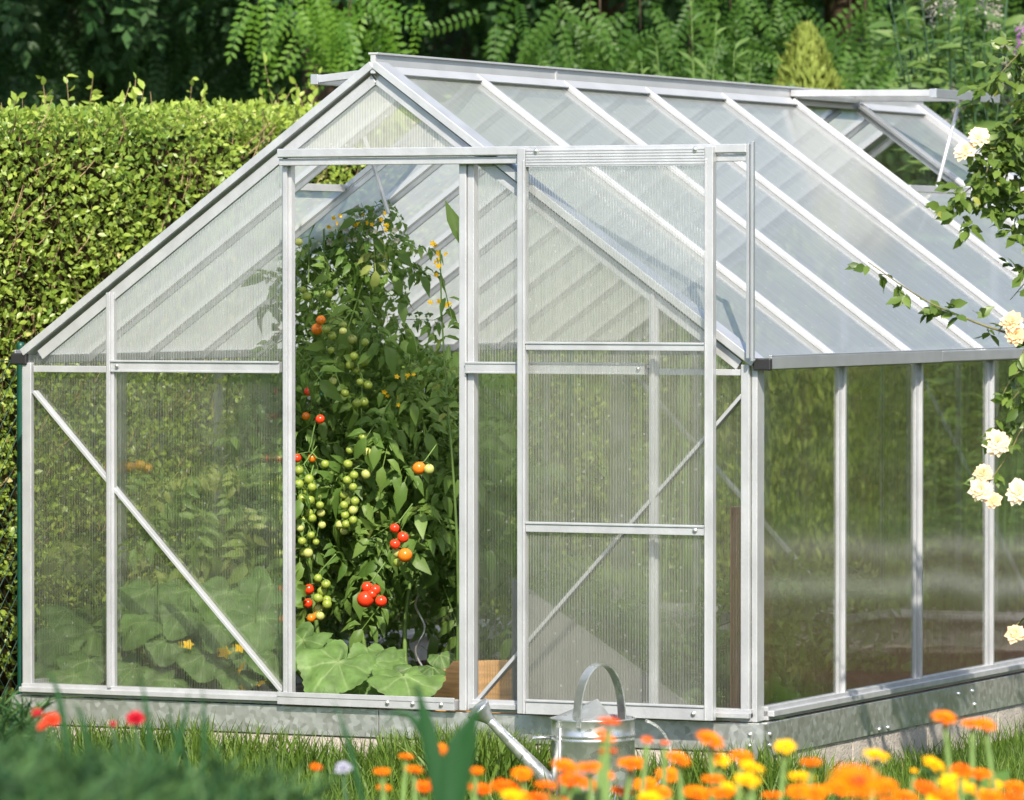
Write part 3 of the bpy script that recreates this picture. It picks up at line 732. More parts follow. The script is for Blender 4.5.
m.build('twigs', M['twig'], hg)
P = np.array([s[0] for s in shoots]); n = len(P)
cloud('leaves', P, rng.normal(size=(n, 3))+np.array([0, 0, .9]), rng.normal(size=(n, 3))+np.array([.5, -.8, .3]), rng.uniform(.025, .05, n), T_LEAF, M['hedge'], hg, rng.uniform(.3, .85, n))

far_hedge('added unseen hedge far behind the viewer, mirrored in the panels', [(30, -26), (10, -36), (-14, -34), (-26, -18)], 4.5, -1.2)  # added so the panels mirror dark green instead of pale sky
far_hedge('tall boundary hedge beyond the pale path at the far right', [(4, 19), (12, 17), (22, 8)], 4.0, -1.2)
# ------------------------------------------------------------------ trees behind
def tree(label, px, d, mat, z0, z1, rad, n, tmplt, size, sprays, spray_d, spray_mat=None, ssize=.25, name='broadleaf_tree', group=None):
    b = at_d(px, 400, d); b[2] = GZ
    t = thing(name, label, 'tree', b, group)
    m = MB(); h = z0+ (z1-z0)*.5 - GZ
    tr = [b+np.array([.05*math.sin(i*1.3), .05*math.cos(i*1.7), h*i/6]) for i in range(7)]
    m.tube(tr, [.15-.09*i/6 for i in range(7)], 10)
    for i in range(9):
        a = random.uniform(0, 2*PI); s = tr[random.randint(3, 5)]; L = rad*random.uniform(.6, 1.)
        e = s+np.array([math.cos(a)*L, math.sin(a)*L, random.uniform(.3, .9)])
        m.tube([s, (s+e)/2+np.array([0, 0, .25]), e], [.05, .035, .012], 6)
    m.build('trunk', M['bark'], t)
    tt = rng.random(n)**1.25; ang = rng.uniform(0, 2*PI, n); r = rad*np.sqrt(1-tt**2)*np.sqrt(rng.random(n))*(1+.14*np.sin(ang*5+px))
    C = np.array([b[0], b[1], z0+.2*(z1-z0)]); P = np.stack([b[0]+r*np.cos(ang), b[1]+r*np.sin(ang), z0+(z1-z0)*tt], 1)
    gaps = blob_noise(P, 1.9, int(px)+3); P = P[(gaps > -.38) | (P[:, 2] < z0+.5)]; n = len(P)
    D = (P-C); D[:, 2] -= .9; D += rng.normal(size=(n, 3))*.5
    cloud('crown', P, D, rng.normal(size=(n, 3))*.5+np.array([.35, -.5, .8]), rng.uniform(.7, 1.2, n)*size, tmplt, mat, t)
    if sprays:
        P = []; D = []
        m = MB()
        for (sx, sy, w, hh, k) in sprays:
            c = at_d(sx, sy, spray_d)
            root = c+np.array([0, 0, hh*1.2+.25])
            m.tube([root+FW*.5+np.array([0, 0, .1]), root, c+np.array([0, 0, hh*.2])], [.012, .008, .004], 5, False)
            for i in range(k):
                q = c+RT*random.gauss(0, w)+UP*random.uniform(-hh, hh)+FW*random.gauss(0, .18)
                P.append(q); D.append(np.array([random.gauss(0, .35), random.gauss(-.1, .3), -.8+random.gauss(0, .35)])+RT*random.gauss(0, .45))
        P = np.array(P); n = len(P)
        cloud('hanging_foliage', P, np.array(D), rng.normal(size=(n, 3))*.35+np.array([.5, -.85, .45]), rng.uniform(.75, 1.15, n)*ssize, T_PIN, spray_mat or mat, t)
        m.build('branch', M['bark'], t)
    return t
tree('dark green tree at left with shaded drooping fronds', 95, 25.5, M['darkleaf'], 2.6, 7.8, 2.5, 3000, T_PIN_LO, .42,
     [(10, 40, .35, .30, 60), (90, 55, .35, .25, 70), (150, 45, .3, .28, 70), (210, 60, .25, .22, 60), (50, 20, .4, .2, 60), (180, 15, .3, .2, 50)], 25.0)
tree('bright green tree whose long feathered leaves hang behind the ridge peak', 330, 24.5, M['robinia'], 2.95, 7.6, 2.2, 2600, T_PIN_LO, .38,
     [(330, 10, .11, .10, 34), (318, -8, .13, .05, 16), (368, 30, .07, .12, 12), (390, 16, .06, .12, 8), (350, 48, .05, .10, 7)], 21.5)
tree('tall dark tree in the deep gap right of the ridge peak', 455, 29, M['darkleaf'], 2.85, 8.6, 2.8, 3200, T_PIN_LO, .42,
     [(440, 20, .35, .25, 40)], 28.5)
tree('mid green tree with feathered branches behind the middle of the roof', 610, 25.5, M['midleaf'], 2.90, 7.8, 2.4, 2800, T_PIN_LO, .38,
     [(560, 22, .14, .14, 40), (600, 66, .24, .12, 80), (640, 36, .18, .13, 50), (690, 70, .2, .10, 50), (730, 18, .12, .16, 24), (590, 35, .12, .10, 16)], 22.4, M['midleaf'])
tree('broad green tree at right behind the pale flowering shrub', 850, 26, M['midleaf'], 2.90, 8.0, 2.5, 2800, T_PIN_LO, .38,
     [(745, 8, .14, .12, 20), (865, 66, .22, .14, 70), (850, 40, .18, .14, 40), (905, 25, .15, .15, 30), (1000, 40, .25, .3, 60)], 22.9, M['midleaf'])
# the wood far behind, one mass
c = at_d(512, 264, 32.5)
n = 15000
u = rng.uniform(-10, 10, n); v = rng.random(n)**.8*6.2; dp = np.abs(rng.normal(0, .8, n))+.6*np.sin(u*1.1)
fh = np.array([FW[0], FW[1], 0]); fh /= np.linalg.norm(fh)
P = c[None]+u[:, None]*RT[None]+dp[:, None]*fh[None]; P[:, 2] = GZ+v
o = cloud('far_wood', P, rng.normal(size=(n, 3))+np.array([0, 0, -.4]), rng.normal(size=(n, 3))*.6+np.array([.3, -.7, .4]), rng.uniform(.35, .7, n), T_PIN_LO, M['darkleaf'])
o['kind'] = 'stuff'; o['label'] = 'dark wood far behind the garden'
m = MB(); vs = []
for i in range(41):
    for j in range(9):
        u_ = -20+i; q = c+RT*u_+fh*(3.2+3*(j/8)**2+.5*math.sin(i*1.7+j)); vs.append((q[0], q[1], GZ-.1+7.5*math.sin(PI/2*j/8)*(1+.06*math.sin(i*.9))))
m.add(vs, [(i*9+j, (i+1)*9+j, (i+1)*9+j+1, i*9+j+1) for i in range(40) for j in range(8)], True)
hl = m.build('wood_backing', principled('dark_wood_backing', (.020, .038, .014), 1, 0, 0, vary=.6, vscale=3, bump=1., bscale=8)); hl['kind'] = 'structure'  # added dark backing that closes the sky gaps behind the wood
o['label'] = 'dark wood far behind the garden'; o['category'] = 'wood'

# conifer tip, shoots, buddleia
b = at_d(806, 400, 22.3); b[2] = GZ
cf = thing('dwarf_conifer', 'small pale yellow green conifer with pointed tip behind the roof', 'conifer', b)
m = MB(); m.tube([b, b+np.array([0, 0, 2.3])], [.05, .01], 8); m.build('trunk', M['bark'], cf)
n = 9000; h = rng.random(n)**.6*2.42; a = rng.uniform(0, 2*PI, n); rr = (2.42-h)/2.42; rad = .58*rr**.66*(.6+.4*rng.random(n))*(1+.18*np.sin(a*5+h*9))
P = b+np.stack([rad*np.cos(a), rad*np.sin(a), h], 1)
D = np.stack([np.cos(a)*.5, np.sin(a)*.5, np.full(n, 1.)], 1)+rng.normal(size=(n, 3))*.25
cloud('foliage', P, D, np.stack([np.cos(a), np.sin(a), np.full(n, .2)], 1)+rng.normal(size=(n, 3))*.3, rng.uniform(.03, .07, n), T_LANCE, M['conifer'], cf)

b = at_d(680, 400, 21.4); b[2] = GZ
sh = thing('young_shrub', 'shrub with thin upright leafy shoots just above the ridge', 'shrub', b)
m = MB(); P = []; D = []
for sx, sy in ((640, 62), (655, 45), (668, 70), (690, 8), (705, 55), (715, 22), (733, 50), (750, 60), (625, 72)):
    tip = at_d(sx, sy, 21.4+random.uniform(-.2, .2)); base = b+np.array([random.uniform(-.15, .15), random.uniform(-.15, .15), 0])
    pts = [base+(tip-base)*t+np.array([.04*math.sin(t*3), 0, 0]) for t in np.linspace(0, 1, 7)]
    m.tube(pts, [.010-.008*t for t in np.linspace(0, 1, 7)], 5, False)
    for t in np.linspace(.45, 1, 26):
        a = t*47+sx; q = base+(tip-base)*t+np.array([.04*math.sin(t*3), 0, 0]); P.append(q); D.append((math.cos(a)*.9, math.sin(a)*.9, .8))
m.build('shoots', M['stem_g'], sh)
P = np.array(P); n = len(P); cloud('foliage', P, np.array(D), rng.normal(size=(n, 3))*.4+np.array([.3, -.5, .7]), rng.uniform(.06, .10, n), T_LANCE, M['budd'], sh)

b = at_d(985, 400, 21.0); b[2] = GZ
bd = thing('buddleia_bush', 'tall bush with pale faded flower spikes and lance leaves at top right', 'bush', b)
m = MB(); P = []; D = []; tips = []
for i in range(95):
    sx = random.uniform(885, 1080); sy = random.uniform(-15, 190) if sx > 935 else random.uniform(-5, 85)
    tip = at_d(sx, sy, 21+random.uniform(-.35, .5)); base = b+np.array([random.uniform(-.2, .2), random.uniform(-.2, .2), 0])
    bend = RT*(sx-985)/260*.6
    f_ = lambda t: base+(tip-base)*t+bend*(t*t-t)
    m.tube([f_(t) for t in np.linspace(0, 1, 7)], [.009-.006*t for t in np.linspace(0, 1, 7)], 5, False)
    tips.append((f_(1.), f_(1.)-f_(.9)))
    for t in np.linspace(.12, .98, 36):
        a = t*53+sx; P.append(f_(t)); D.append((math.cos(a), math.sin(a), .25+random.uniform(-.3, .4)))
m.build('stems', M['stem_d'], bd)
P = np.array(P); n = len(P); cloud('foliage', P, np.array(D), rng.normal(size=(n, 3))*.4+np.array([.3, -.45, .8]), rng.uniform(.09, .17, n), T_LANCE, M['budd'], bd)
for i, (tp_, dr_) in enumerate(tips):
    if i % 5: continue
    dr_ = dr_/np.linalg.norm(dr_)*.8+np.array([random.gauss(0, .3), random.gauss(0, .3), .1]); k = 230; s = rng.random(k); L = random.uniform(.12, .22); rr = .034*(1-s*.6)*np.sqrt(rng.random(k))
    a = rng.uniform(0, 2*PI, k)
    q = tp_[None]+dr_[None]*s[:, None]*L+np.stack([rr*np.cos(a), rr*np.sin(a), rr*np.sin(a*3)], 1)
    cloud('flower_spike', q, rng.normal(size=(k, 3))+dr_, rng.normal(size=(k, 3)), rng.uniform(.008, .018, k), T_LEAF, M['panicle'], bd)
q0 = at_d(1024, 48, 20.7); k = 90; s = rng.random(k); a = rng.uniform(0, 2*PI, k)
q = q0[None]+np.array([0, 0, .16])[None]*(s[:, None]-.5)+.03*np.stack([np.cos(a), np.sin(a), 0*a], 1)
cloud('flower_spike', q, rng.normal(size=(k, 3)), rng.normal(size=(k, 3)), rng.uniform(.012, .024, k), T_LEAF, M['purple'], bd)['label'] = 'purple flower spike'

# ------------------------------------------------------------------ rose bush at right
def rosette(c, r, mat, parent, facing, name='blossom', n=34):
    P = []; D = []; N = []; S = []
    f_ = np.array(facing, float); f_ /= np.linalg.norm(f_); u = np.cross(f_, (.2, .3, .9)); u /= np.linalg.norm(u); v = np.cross(f_, u)
    for k in range(n):
        t = k/n; a = k*2.4; o_ = math.cos(a)*u+math.sin(a)*v
        P.append(np.array(c)+o_*r*.12*t); D.append(o_*(.25+t*1.1)+f_*(1.05-t*.95)); N.append(f_*1.0-o_*(1.2-t)+np.array([0, 0, .01])); S.append(r*(.65+.45*t)*random.uniform(.85, 1.1))
    v_ = np.array(T_LEAF[0]); T = (v_*np.array([1.7, 1, 2.2]), T_LEAF[1])
    return cloud(name, P, D, N, S, T, mat, parent)
b = np.array([3.42, .25, GZ])
rb = thing('rose_bush', 'climbing rose with cream and peach double blossoms reaching in from the right', 'rose', b)
m = MB(); P = []; D = []
def cane(pts, r0=.006, leaves=True, dens=16, spread=.07):
    pts = [np.array(p, float) for p in pts]
    q = []
    for i in range(len(pts)-1):
        for t in np.linspace(0, 1, 6)[:-1]:
            p0 = pts[max(i-1, 0)]; p1 = pts[i]; p2 = pts[i+1]; p3 = pts[min(i+2, len(pts)-1)]
            q.append(.5*((2*p1)+(-p0+p2)*t+(2*p0-5*p1+4*p2-p3)*t*t+(-p0+3*p1-3*p2+p3)*t**3))
    q.append(pts[-1])
    m.tube(q, [r0*(1-.75*i/len(q)) for i in range(len(q))], 5, False)
    if leaves:
        L = sum(np.linalg.norm(q[i+1]-q[i]) for i in range(len(q)-1)); k = int(L*dens)
        for i in range(k):
            s = (i+.5)/k*(len(q)-1); i0 = int(s); p = q[i0]+(q[min(i0+1, len(q)-1)]-q[i0])*(s-i0)
            out = np.array([random.gauss(0, 1), random.gauss(0, 1), random.gauss(-.2, .6)]); out /= np.linalg.norm(out)
            st = p+out*spread*random.uniform(.5, 1)
            for j in range(5):
                a = out+np.array([random.gauss(0, .7), random.gauss(0, .7), random.gauss(-.25, .5)])
                P.append(p+(st-p)*(.35+.16*j)); D.append(a)
D_R = 14.45
cane([at_d(1085, 420, D_R), at_d(1040, 350, D_R), at_d(975, 322, D_R), at_d(925, 300, D_R), at_d(868, 262, D_R-.05)], .005, True, 26, .05)
cane([at_d(1085, 90, D_R), at_d(1050, 95, D_R), at_d(1010, 130, D_R), at_d(985, 175, D_R), at_d(978, 215, D_R)], .005, True, 75, .10)
cane([at_d(1090, 60, D_R), at_d(1045, 110, D_R), at_d(1010, 165, D_R), at_d(1000, 212, D_R)], .005, True, 80, .11)
for q_ in ((955, 215), (1005, 120), (1015, 235), (970, 190), (1020, 80), (990, 95), (1000, 205)):
    cane([at_d(1090, 90+random.uniform(-30, 30), D_R+.1), at_d((1090+q_[0])/2+10, q_[1]-55, D_R), at_d(q_[0]+18, q_[1]-30, D_R), at_d(q_[0], q_[1], D_R)], .003, True, 55, .09)
for q_ in ((1010, 300), (1012, 400), (1000, 420), (1018, 360), (1020, 275)):
    cane([at_d(1080, q_[1]-40, D_R+.1), at_d(1040, q_[1]-30, D_R), at_d(q_[0], q_[1], D_R)], .003, True, 40, .07)
cane([at_d(1090, 100, D_R), at_d(1030, 135, D_R), at_d(990, 140, D_R), at_d(962, 150, D_R)], .0045, True, 26, .06)
cane([at_d(1070, 360, D_R), at_d(1030, 365, D_R), at_d(1005, 390, D_R), at_d(995, 440, D_R)], .004, True, 34, .06)
cane([at_d(1070, 400, D_R), at_d(1030, 420, D_R), at_d(1008, 455, D_R), at_d(985, 488, D_R)], .004, True, 22, .05)
cane([at_d(1075, 560, D_R), at_d(1045, 600, D_R), at_d(1010, 630, D_R)], .004, True, 10, .04)
for i in range(34):
    e = b+np.array([random.uniform(-.05, .75), random.uniform(-.5, 1.25), random.uniform(.7, 2.0)])
    s = b+np.array([random.uniform(0, .5), random.uniform(-.15, .7), 0])
    cane([s, (s+e)/2+np.array([.05, 0, .2]), e], .008, True, 30, .12)
m.build('canes', M['cane'], rb)
P = np.array(P); n = len(P)
cloud('foliage', P, np.array(D), rng.normal(size=(n, 3))*.45+np.array([.4, -.5, .7]), rng.uniform(.028, .054, n), T_LEAF, M['rose_leaf'], rb, np.clip(rng.normal(.45, .24, n), 0, 1))
for (sx, sy, r, mt, lab) in ((965, 151, .030, 'rose_pet', None), (979, 137, .030, 'rose_pet', None), (1012, 322, .030, 'rose_peach', None), (1015, 335, .028, 'rose_peach', None), (997, 443, .036, 'rose_pet', None),
                       (983, 473, .024, 'rose_peach', None), (981, 490, .032, 'rose_pet', None), (993, 500, .022, 'rose_peach', None), (1019, 492, .036, 'rose_pet', None), (1016, 634, .026, 'rose_peach', None)):
    q = rosette(at_d(sx, sy, D_R-.03), r, M[mt], rb, (.35+random.uniform(-.3, .3), -.8, .35+random.uniform(-.3, .3)))
    if mt == 'rose_peach': q['label'] = 'peach coloured blossom'

# ------------------------------------------------------------------ tomatoes
def sphere_mesh(name, mat):
    m = MB(); prof = [(math.sin(PI*i/12)*1.0+.0001, -math.cos(PI*i/12)*(.94 if i > 6 else 1.)) for i in range(13)]
    prof[-1] = (.0001, .86); m.lathe(prof, 16)
    for k in range(5):
        a = 2*PI*k/5; c_, s_ = math.cos(a), math.sin(a)
        m.add([(0, 0, .92), (c_*.45-s_*.12, s_*.45+c_*.12, .96), (c_*.85, s_*.85, .72), (c_*.45+s_*.12, s_*.45-c_*.12, .96)], [(0, 1, 2, 3)])
    o = m.build(name, mat); me = o.data; me.materials.append(M['stem_g'])
    for p_ in me.polygons[-5:]: p_.material_index = 1
    bpy.data.objects.remove(o); return me
M['t_yellow'] = principled('yellow_tomato', (.80, .42, .03), .25, 0, .5, vary=.1, vscale=60)
TM = {k: sphere_mesh('tomato', M['t_'+k]) for k in ('green', 'pale', 'red', 'orange', 'yellow')}
tplants = []
def tomato_plant(label, px, y, ptop, n, spread, bare=.25, seed=0, yellow=0.):
    b = at_y(px, 640, y); b[2] = -.10; top = at_y(px, ptop, y)
    t = thing('tomato_plant', label, 'tomato plant', b, 'tomato plants in the greenhouse')
    H = top[2]-b[2]
    m = MB(); f_ = lambda s: b+np.array([.03*math.sin(s*7+seed), .03*math.cos(s*6+seed), H*s])
    m.tube([f_(s) for s in np.linspace(0, 1, 14)], [.008-.005*s for s in np.linspace(0, 1, 14)], 6)
    P = []; D = []; S = []
    for i in range(n):
        s = bare+(1-bare)*random.random()**.85; a = random.uniform(0, 2*PI); r = random.random()*spread*(1 if s < .85 else .6)
        o_ = np.array([math.cos(a), math.sin(a), 0]); p = f_(s)+o_*r*.85+np.array([0, 0, random.gauss(0, .03)])
        P.append(p); D.append(o_*.8+np.array([random.gauss(0, .4), random.gauss(0, .4), random.gauss(-.45, .35)])); S.append(random.uniform(.13, .23)*(1 if s < .85 else .75))
        if random.random() < .3: m.tube([f_(s), p], [.003, .0018], 4, False)
    m.build('stem', M['stem_g'], t)
    n = len(P); young = np.array([(p[2]-b[2])/H for p in P])
    cloud('foliage', P, D, rng.normal(size=(n, 3))*.45+np.array([.35, -.35, .8]), S, T_TOM, M['tom'], t, np.clip(rng.normal(.46+yellow, .24, n)+.35*np.clip(young-.6, 0, .5), 0, 1))
    tplants.append((t, px, y)); return t
tpA = tomato_plant('tomato plant just inside the left door post with long trusses of green cherry tomatoes', 312, .86, 215, 140, .18, .28, 1)
tpB = tomato_plant('tall tomato plant in mid doorway with drooping leaves and big red tomatoes', 366, 1.02, 200, 155, .20, .32, 2)
tpC = tomato_plant('bushy tomato plant beside the right door post with orange red cluster at waist height', 415, .98, 340, 130, .20, .32, 3)
tpD = tomato_plant('tomato plant half hidden behind the right door post', 462, 1.22, 350, 125, .20, .30, 4)
tomato_plant('tomato plant in the second row behind the green trusses', 335, 1.75, 290, 80, .24, .12, 5)
tomato_plant('tomato plant in the second row seen between the front two stems', 395, 1.8, 345, 80, .24, .10, 6)
tomato_plant('tomato plant in the second row deep behind the right post', 450, 1.9, 365, 80, .24, .10, 7)
tomato_plant('tomato plant against the far left glazing', 350, 2.7, 300, 120, .26, .10, 8)
def truss(parent, y, items, sx=None):
    """a hanging fruit truss: (px, py, pixel radius, colour) per tomato"""
    pts = [at_y(a, b_, y+random.uniform(-.03, .03)) for a, b_, r, c_ in items]
    order = sorted(range(len(items)), key=lambda i: -pts[i][2])
    cx_ = np.mean([p[0] for p in pts]); cyv = np.mean([p[1] for p in pts])
    m = MB(); top = pts[order[0]]+np.array([.03, .06, .07]); line = [top]
    for i in order: line.append(np.array([.65*cx_+.35*pts[i][0], cyv+.012, pts[i][2]+.018]))
    m.tube(line, .0022, 5, False)
    for k, i in enumerate(order): m.tube([line[k+1], pts[i]+np.array([0, 0, items[i][2]/345*.85])], .0014, 4, False)
    tr = m.build('truss', M['stem_g'], parent); o0 = origin_of(parent)
    for p, (a, b_, r, c_) in zip(pts, items):
        o = bpy.data.objects.new('tomato', TM[c_]); s = r/345
        o.location = tuple(p-o0); o.scale = (s, s, s*random.uniform(.94, 1.06)); o.rotation_euler = (random.gauss(0, .3), random.gauss(0, .3), random.uniform(0, 6))
        put(o, tr)
        if c_ in ('red', 'orange'): o['label'] = 'ripe red tomato' if c_ == 'red' else 'half ripe orange tomato'
G = lambda L, r=4.7, c_='green': [(a, b_, r*random.uniform(.85, 1.12), c_ if random.random() < .82 else 'pale') for a, b_ in L]
truss(tpA, .64, G([(299,470),(299,484),(309,479),(312,487),(308,492),(302,498),(310,500),(299,508),(309,513),(304,520),(312,518),(300,528),(311,535),(302,541),(304,552),(308,553)], 4.8))
truss(tpA, .67, G([(319,495),(320,505),(321,513),(322,525),(316,542)], 4.2)+[(297,483,4.5,'orange')])
truss(tpA, .70, G([(354,475),(366,474),(347,480),(353,487),(344,495),(355,501),(344,505),(345,515),(353,510),(353,520),(340,525),(346,524),(344,531)], 4.6))
truss(tpA, .72, G([(332,336),(331,350),(332,369),(333,381),(345,393),(337,360)], 4.4))
truss(tpB, .74, G([(352,339),(365,342),(354,356),(350,365),(356,370),(364,362),(360,382),(368,385),(357,403),(364,402),(363,437),(350,450),(361,449),(367,452),(348,464)], 4.6))
truss(tpA, .64, G([(318,578),(322,591),(326,584),(327,600),(318,598),(318,609),(327,604),(320,616)], 4.8)+[(309,589,5.6,'red'),(308,603,5,'red'),(311,618,4.6,'orange'),(316,616,4.2,'orange'),(301,622,4.5,'orange')])
truss(tpB, .50, [(365.5,599,9,'red'),(367,587,5.8,'red'),(375,590,6,'red'),(381,601,6.2,'red'),(372,594,5.5,'red')])
truss(tpC, .50, [(394.6,528,5.2,'red'),(403,537,6.2,'red'),(395,544,5.6,'red'),(405,555,7.6,'orange'),(398,562,5,'green'),(397,553,4.6,'pale')])
truss(tpC, .56, [(419,468,7,'orange'),(429,469,5.4,'pale')])
truss(tpA, .68, [(317,329,6,'orange'),(321,320,5,'orange'),(326,329,4.6,'green'),(332,335,4.4,'green'),(343,325,4.2,'green'),(343,331,4.2,'pale')])
truss(tpA, .70, [(299,242,4.2,'pale'),(307,296,5,'green'),(329,294,4,'green'),(303,290,4,'green')])
truss(tpA, .69, [(308.5,391,5,'red'),(320,419,5,'red'),(306,416,4.5,'orange'),(312,458,4.6,'orange'),(297,458,4.6,'red'),(325,464,4.4,'green')])
FLM = {}
def flowers(parent, y, px, py, w, h, k, size=.016, mat='yel_flower', name='blossom'):
    if mat not in FLM:
        v = np.array(T_LEAF[0])*np.array([1.25, 1, 1])
        o = cloud('blossom', np.zeros((5, 3)), [(math.cos(2*PI*j/5), math.sin(2*PI*j/5), .3) for j in range(5)], [(0, 0, 1)]*5, np.full(5, .6), (v, T_LEAF[1]), M[mat])
        FLM[mat] = o.data; bpy.data.objects.remove(o)
    o0 = origin_of(parent)
    for i in range(k):
        p = at_y(px+random.gauss(0, w), py+random.gauss(0, h), y+random.uniform(-.05, .05))
        o = bpy.data.objects.new(name, FLM[mat]); o.location = tuple(p-o0); s_ = size*random.uniform(.75, 1.15); o.scale = (s_, s_, s_)
        o.rotation_euler = Vector((random.gauss(.2, .45), -.8, random.gauss(.3, .5))).to_track_quat('Z', 'Y').to_euler(); put(o, parent)
flowers(tpB, .9, 366, 228, 16, 10, 26, .022, 'panicle'); flowers(tpB, .88, 375, 222, 14, 8, 12)
flowers(tpA, .75, 318, 218, 12, 8, 8)
flowers(tpD, .85, 441, 300, 8, 10, 4, .018)
flowers(tpC, .8, 388, 395, 8, 8, 5); flowers(tpB, .8, 405, 372, 8, 5, 4)
# a leafy stalk standing up at the right of the doorway
b = at_y(455, 640, .72); b[2] = -.1
ms = thing('flowering_stalk', 'thin stalk with tiny yellow flowers and one long curled leaf by the right post', 'plant', b)
m = MB(); pts = [b+(at_y(446, 250, .74)-b)*t+np.array([.02*math.sin(t*5), 0, 0]) for t in np.linspace(0, 1, 9)]; m.tube(pts, [.006-.004*t for t in np.linspace(0, 1, 9)], 6)
m.tube([at_y(452, 320, .73), at_y(444, 285, .73), at_y(437, 258, .73)], .0018, 4, False); m.build('stem', M['stem_g'], ms)
P = [at_y(447+random.uniform(-8, 10), random.uniform(295, 420), .74) for i in range(26)]
cloud('foliage', P, rng.normal(size=(26, 3))+np.array([0, 0, -.2]), rng.normal(size=(26, 3))*.4+np.array([.3, -.6, .6]), rng.uniform(.05, .10, 26), T_LANCE, M['tom'], ms)
cloud('long_leaf', [at_y(462, 248, .72), at_y(466, 252, .72)], [(-.35, 0, 1), (-.3, .1, .9)], [(.5, -.8, .2)]*2, [.16, .12], T_LANCE, M['tom'], ms, np.array([.6, .4]))
flowers(ms, .74, 436, 262, 5, 8, 9, .018)
# spiral stake
m = MB(); pts = []
b = at_y(420, 640, 1.06); b[2] = -.1
for k in range(90):
    t = k/89; z = -.1+1.12*t; a = z*2*PI/.145
    pts.append(np.array([b[0]+.014*math.cos(a), b[1]+.014*math.sin(a), z]))
m.tube(pts, .0035, 6); tag(m.build('spiral_stake', M['spiral']), 'shiny wavy metal plant stake rising among the tomato leaves', 'plant stake')
# timber board in the doorway
zt = at_y(450, 658, .34)[2]; xa_, xb_ = at_y(433, 680, .34)[0], at_y(433, 680, .34)[0]+.30
m = MB(); m.bar((xa_, .34, (zt-.1)/2-.012), (xb_, .345, (zt-.1)/2+.004), zt+.1, .022, (0, .22, 1))
m.build('timber_board', M['wood'], bevel=.003)
tag(bpy.data.objects['timber_board'], 'orange brown timber board lying on soil inside the doorway', 'board')

# ------------------------------------------------------------------ cucumbers
def lobed_leaf(name, size, parent, pos, dirv, nrm, tint, curl=.25, seed=0):
    r_ = random.Random(seed); A = 90; rings = (0, .2, .4, .6, .78, .92, 1.0)
    D_ = np.array(dirv, float); D_ /= np.linalg.norm(D_); N_ = np.array(nrm, float); N_ -= D_*(N_@D_); N_ /= np.linalg.norm(N_); X_ = np.cross(D_, N_)
    vs = []; vein = []; fs = []
    for ri, q in enumerate(rings):
        for k in range(A):
            a = 2*PI*k/A                          # a=0 is the tip
            lob = .90+.085*math.cos(5*a)+.09*math.cos(a)+(.022*math.sin(k*2.1))*(q > .9)
            notch = 1-.72*math.exp(-((a-PI)/.30)**2)
            rr = size*.5*q*lob*notch
            x = rr*math.sin(a); y = rr*math.cos(a)
            z = -curl*size*q*q*(.35+.25*math.cos(2*a))+.022*size*q*math.cos(5*a)+.030*size*math.sin(q*9+a*3+seed)*q+.022*size*abs(math.sin(a*3.5))*q
            vs.append(np.array(pos)+X_*x+D_*y+N_*z)
            vein.append(max(0, 1-min((a*7/(2*PI)) % 1, 1-(a*7/(2*PI)) % 1)*(7+9*q))*(1-q*.45) if q > 0 else 1)
    for ri in range(len(rings)-1):
        for k in range(A): fs.append((ri*A+k, ri*A+(k+1) % A, (ri+1)*A+(k+1) % A, (ri+1)*A+k))
    m = MB(); m.add(vs, fs, True); o = m.build(name, M['cuc'], parent)
    me = o.data
    a1 = me.attributes.new('tint', 'FLOAT', 'POINT'); a1.data.foreach_set('value', np.full(len(vs), tint, np.float32))
    a2 = me.attributes.new('vein', 'FLOAT', 'POINT'); a2.data.foreach_set('value', np.array(vein, np.float32)*.85)
    return o
def cucumber(label, px, y, leaves, flw=(), tip=None):
    b = at_y(px, 690, y); b[2] = -.1
    t = thing('cucumber_plant', label, 'cucumber plant', b, 'cucumber plants at the greenhouse front')
    m = MB()
    for i, (lx, ly, yy_, sz, nx_, nz_, curl) in enumerate(leaves):
        p = at_y(lx, ly, yy_); mid = (b+p)/2+np.array([0, .04, .03+max(0, p[2]-b[2])*.25])
        m.tube([b, mid, p], [.006, .005, .0035], 6, False)
        lobed_leaf('leaf', sz, t, p, (random.gauss(nx_, .2), -.75+random.gauss(0, .15), -.45+random.gauss(0, .12)), (nx_*.5+.25, -.5+random.gauss(0, .12), nz_), random.uniform(.35, 1), curl, i*7+int(px))
    if tip is not None:
        a, c_ = tip; p = at_y(*a); q = at_y(*c_)
        m.tube([b, (b+p)/2+np.array([0, .03, 0]), p, (p+q)/2+np.array([.005, 0, .01]), q], [.006, .005, .004, .0025, .001], 6, False)
    m.build('vine', M['stem_g'], t)
    for fx, fy, fy_ in flw: flowers(t, fy_, fx, fy, .1, .1, 1, .034, name='flower')
    return t
cucumber('cucumber plant with upright shoot behind the left front panel', 165, .20,
         [(145, 622, .14, .17, -.6, .5, .5), (185, 612, .16, .15, .3, .6, .6), (168, 640, .13, .14, .1, .5, .5), (205, 655, .14, .17, .2, .8, .3), (135, 668, .12, .19, -.2, .7, .3), (190, 590, .28, .2, .1, .8, .3), (150, 590, .32, .2, -.2, .8, .3), (215, 625, .3, .2, .3, .8, .3), (170, 680, .10, .16, .0, .6, .3)],
         [(188, 645, .08), (225, 652, .09)], ((158, 600, .13), (155, 572, .12)))
cucumber('cucumber plant with yellow flowers crowding the panel left of the door post', 245, .24,
         [(228, 592, .26, .22, -.1, .7, .3), (262, 618, .20, .22, .2, .7, .3), (220, 625, .13, .13, .1, .4, .7), (250, 645, .18, .16, .1, .6, .4), (272, 585, .34, .2, .3, .7, .3), (275, 655, .16, .18, .2, .7, .3), (240, 672, .14, .15, .0, .7, .3)],
         [(240, 648, .09), (243, 668, .09), (262, 684, .09), (240, 690, .08)], ((256, 600, .16), (262, 573, .14)))
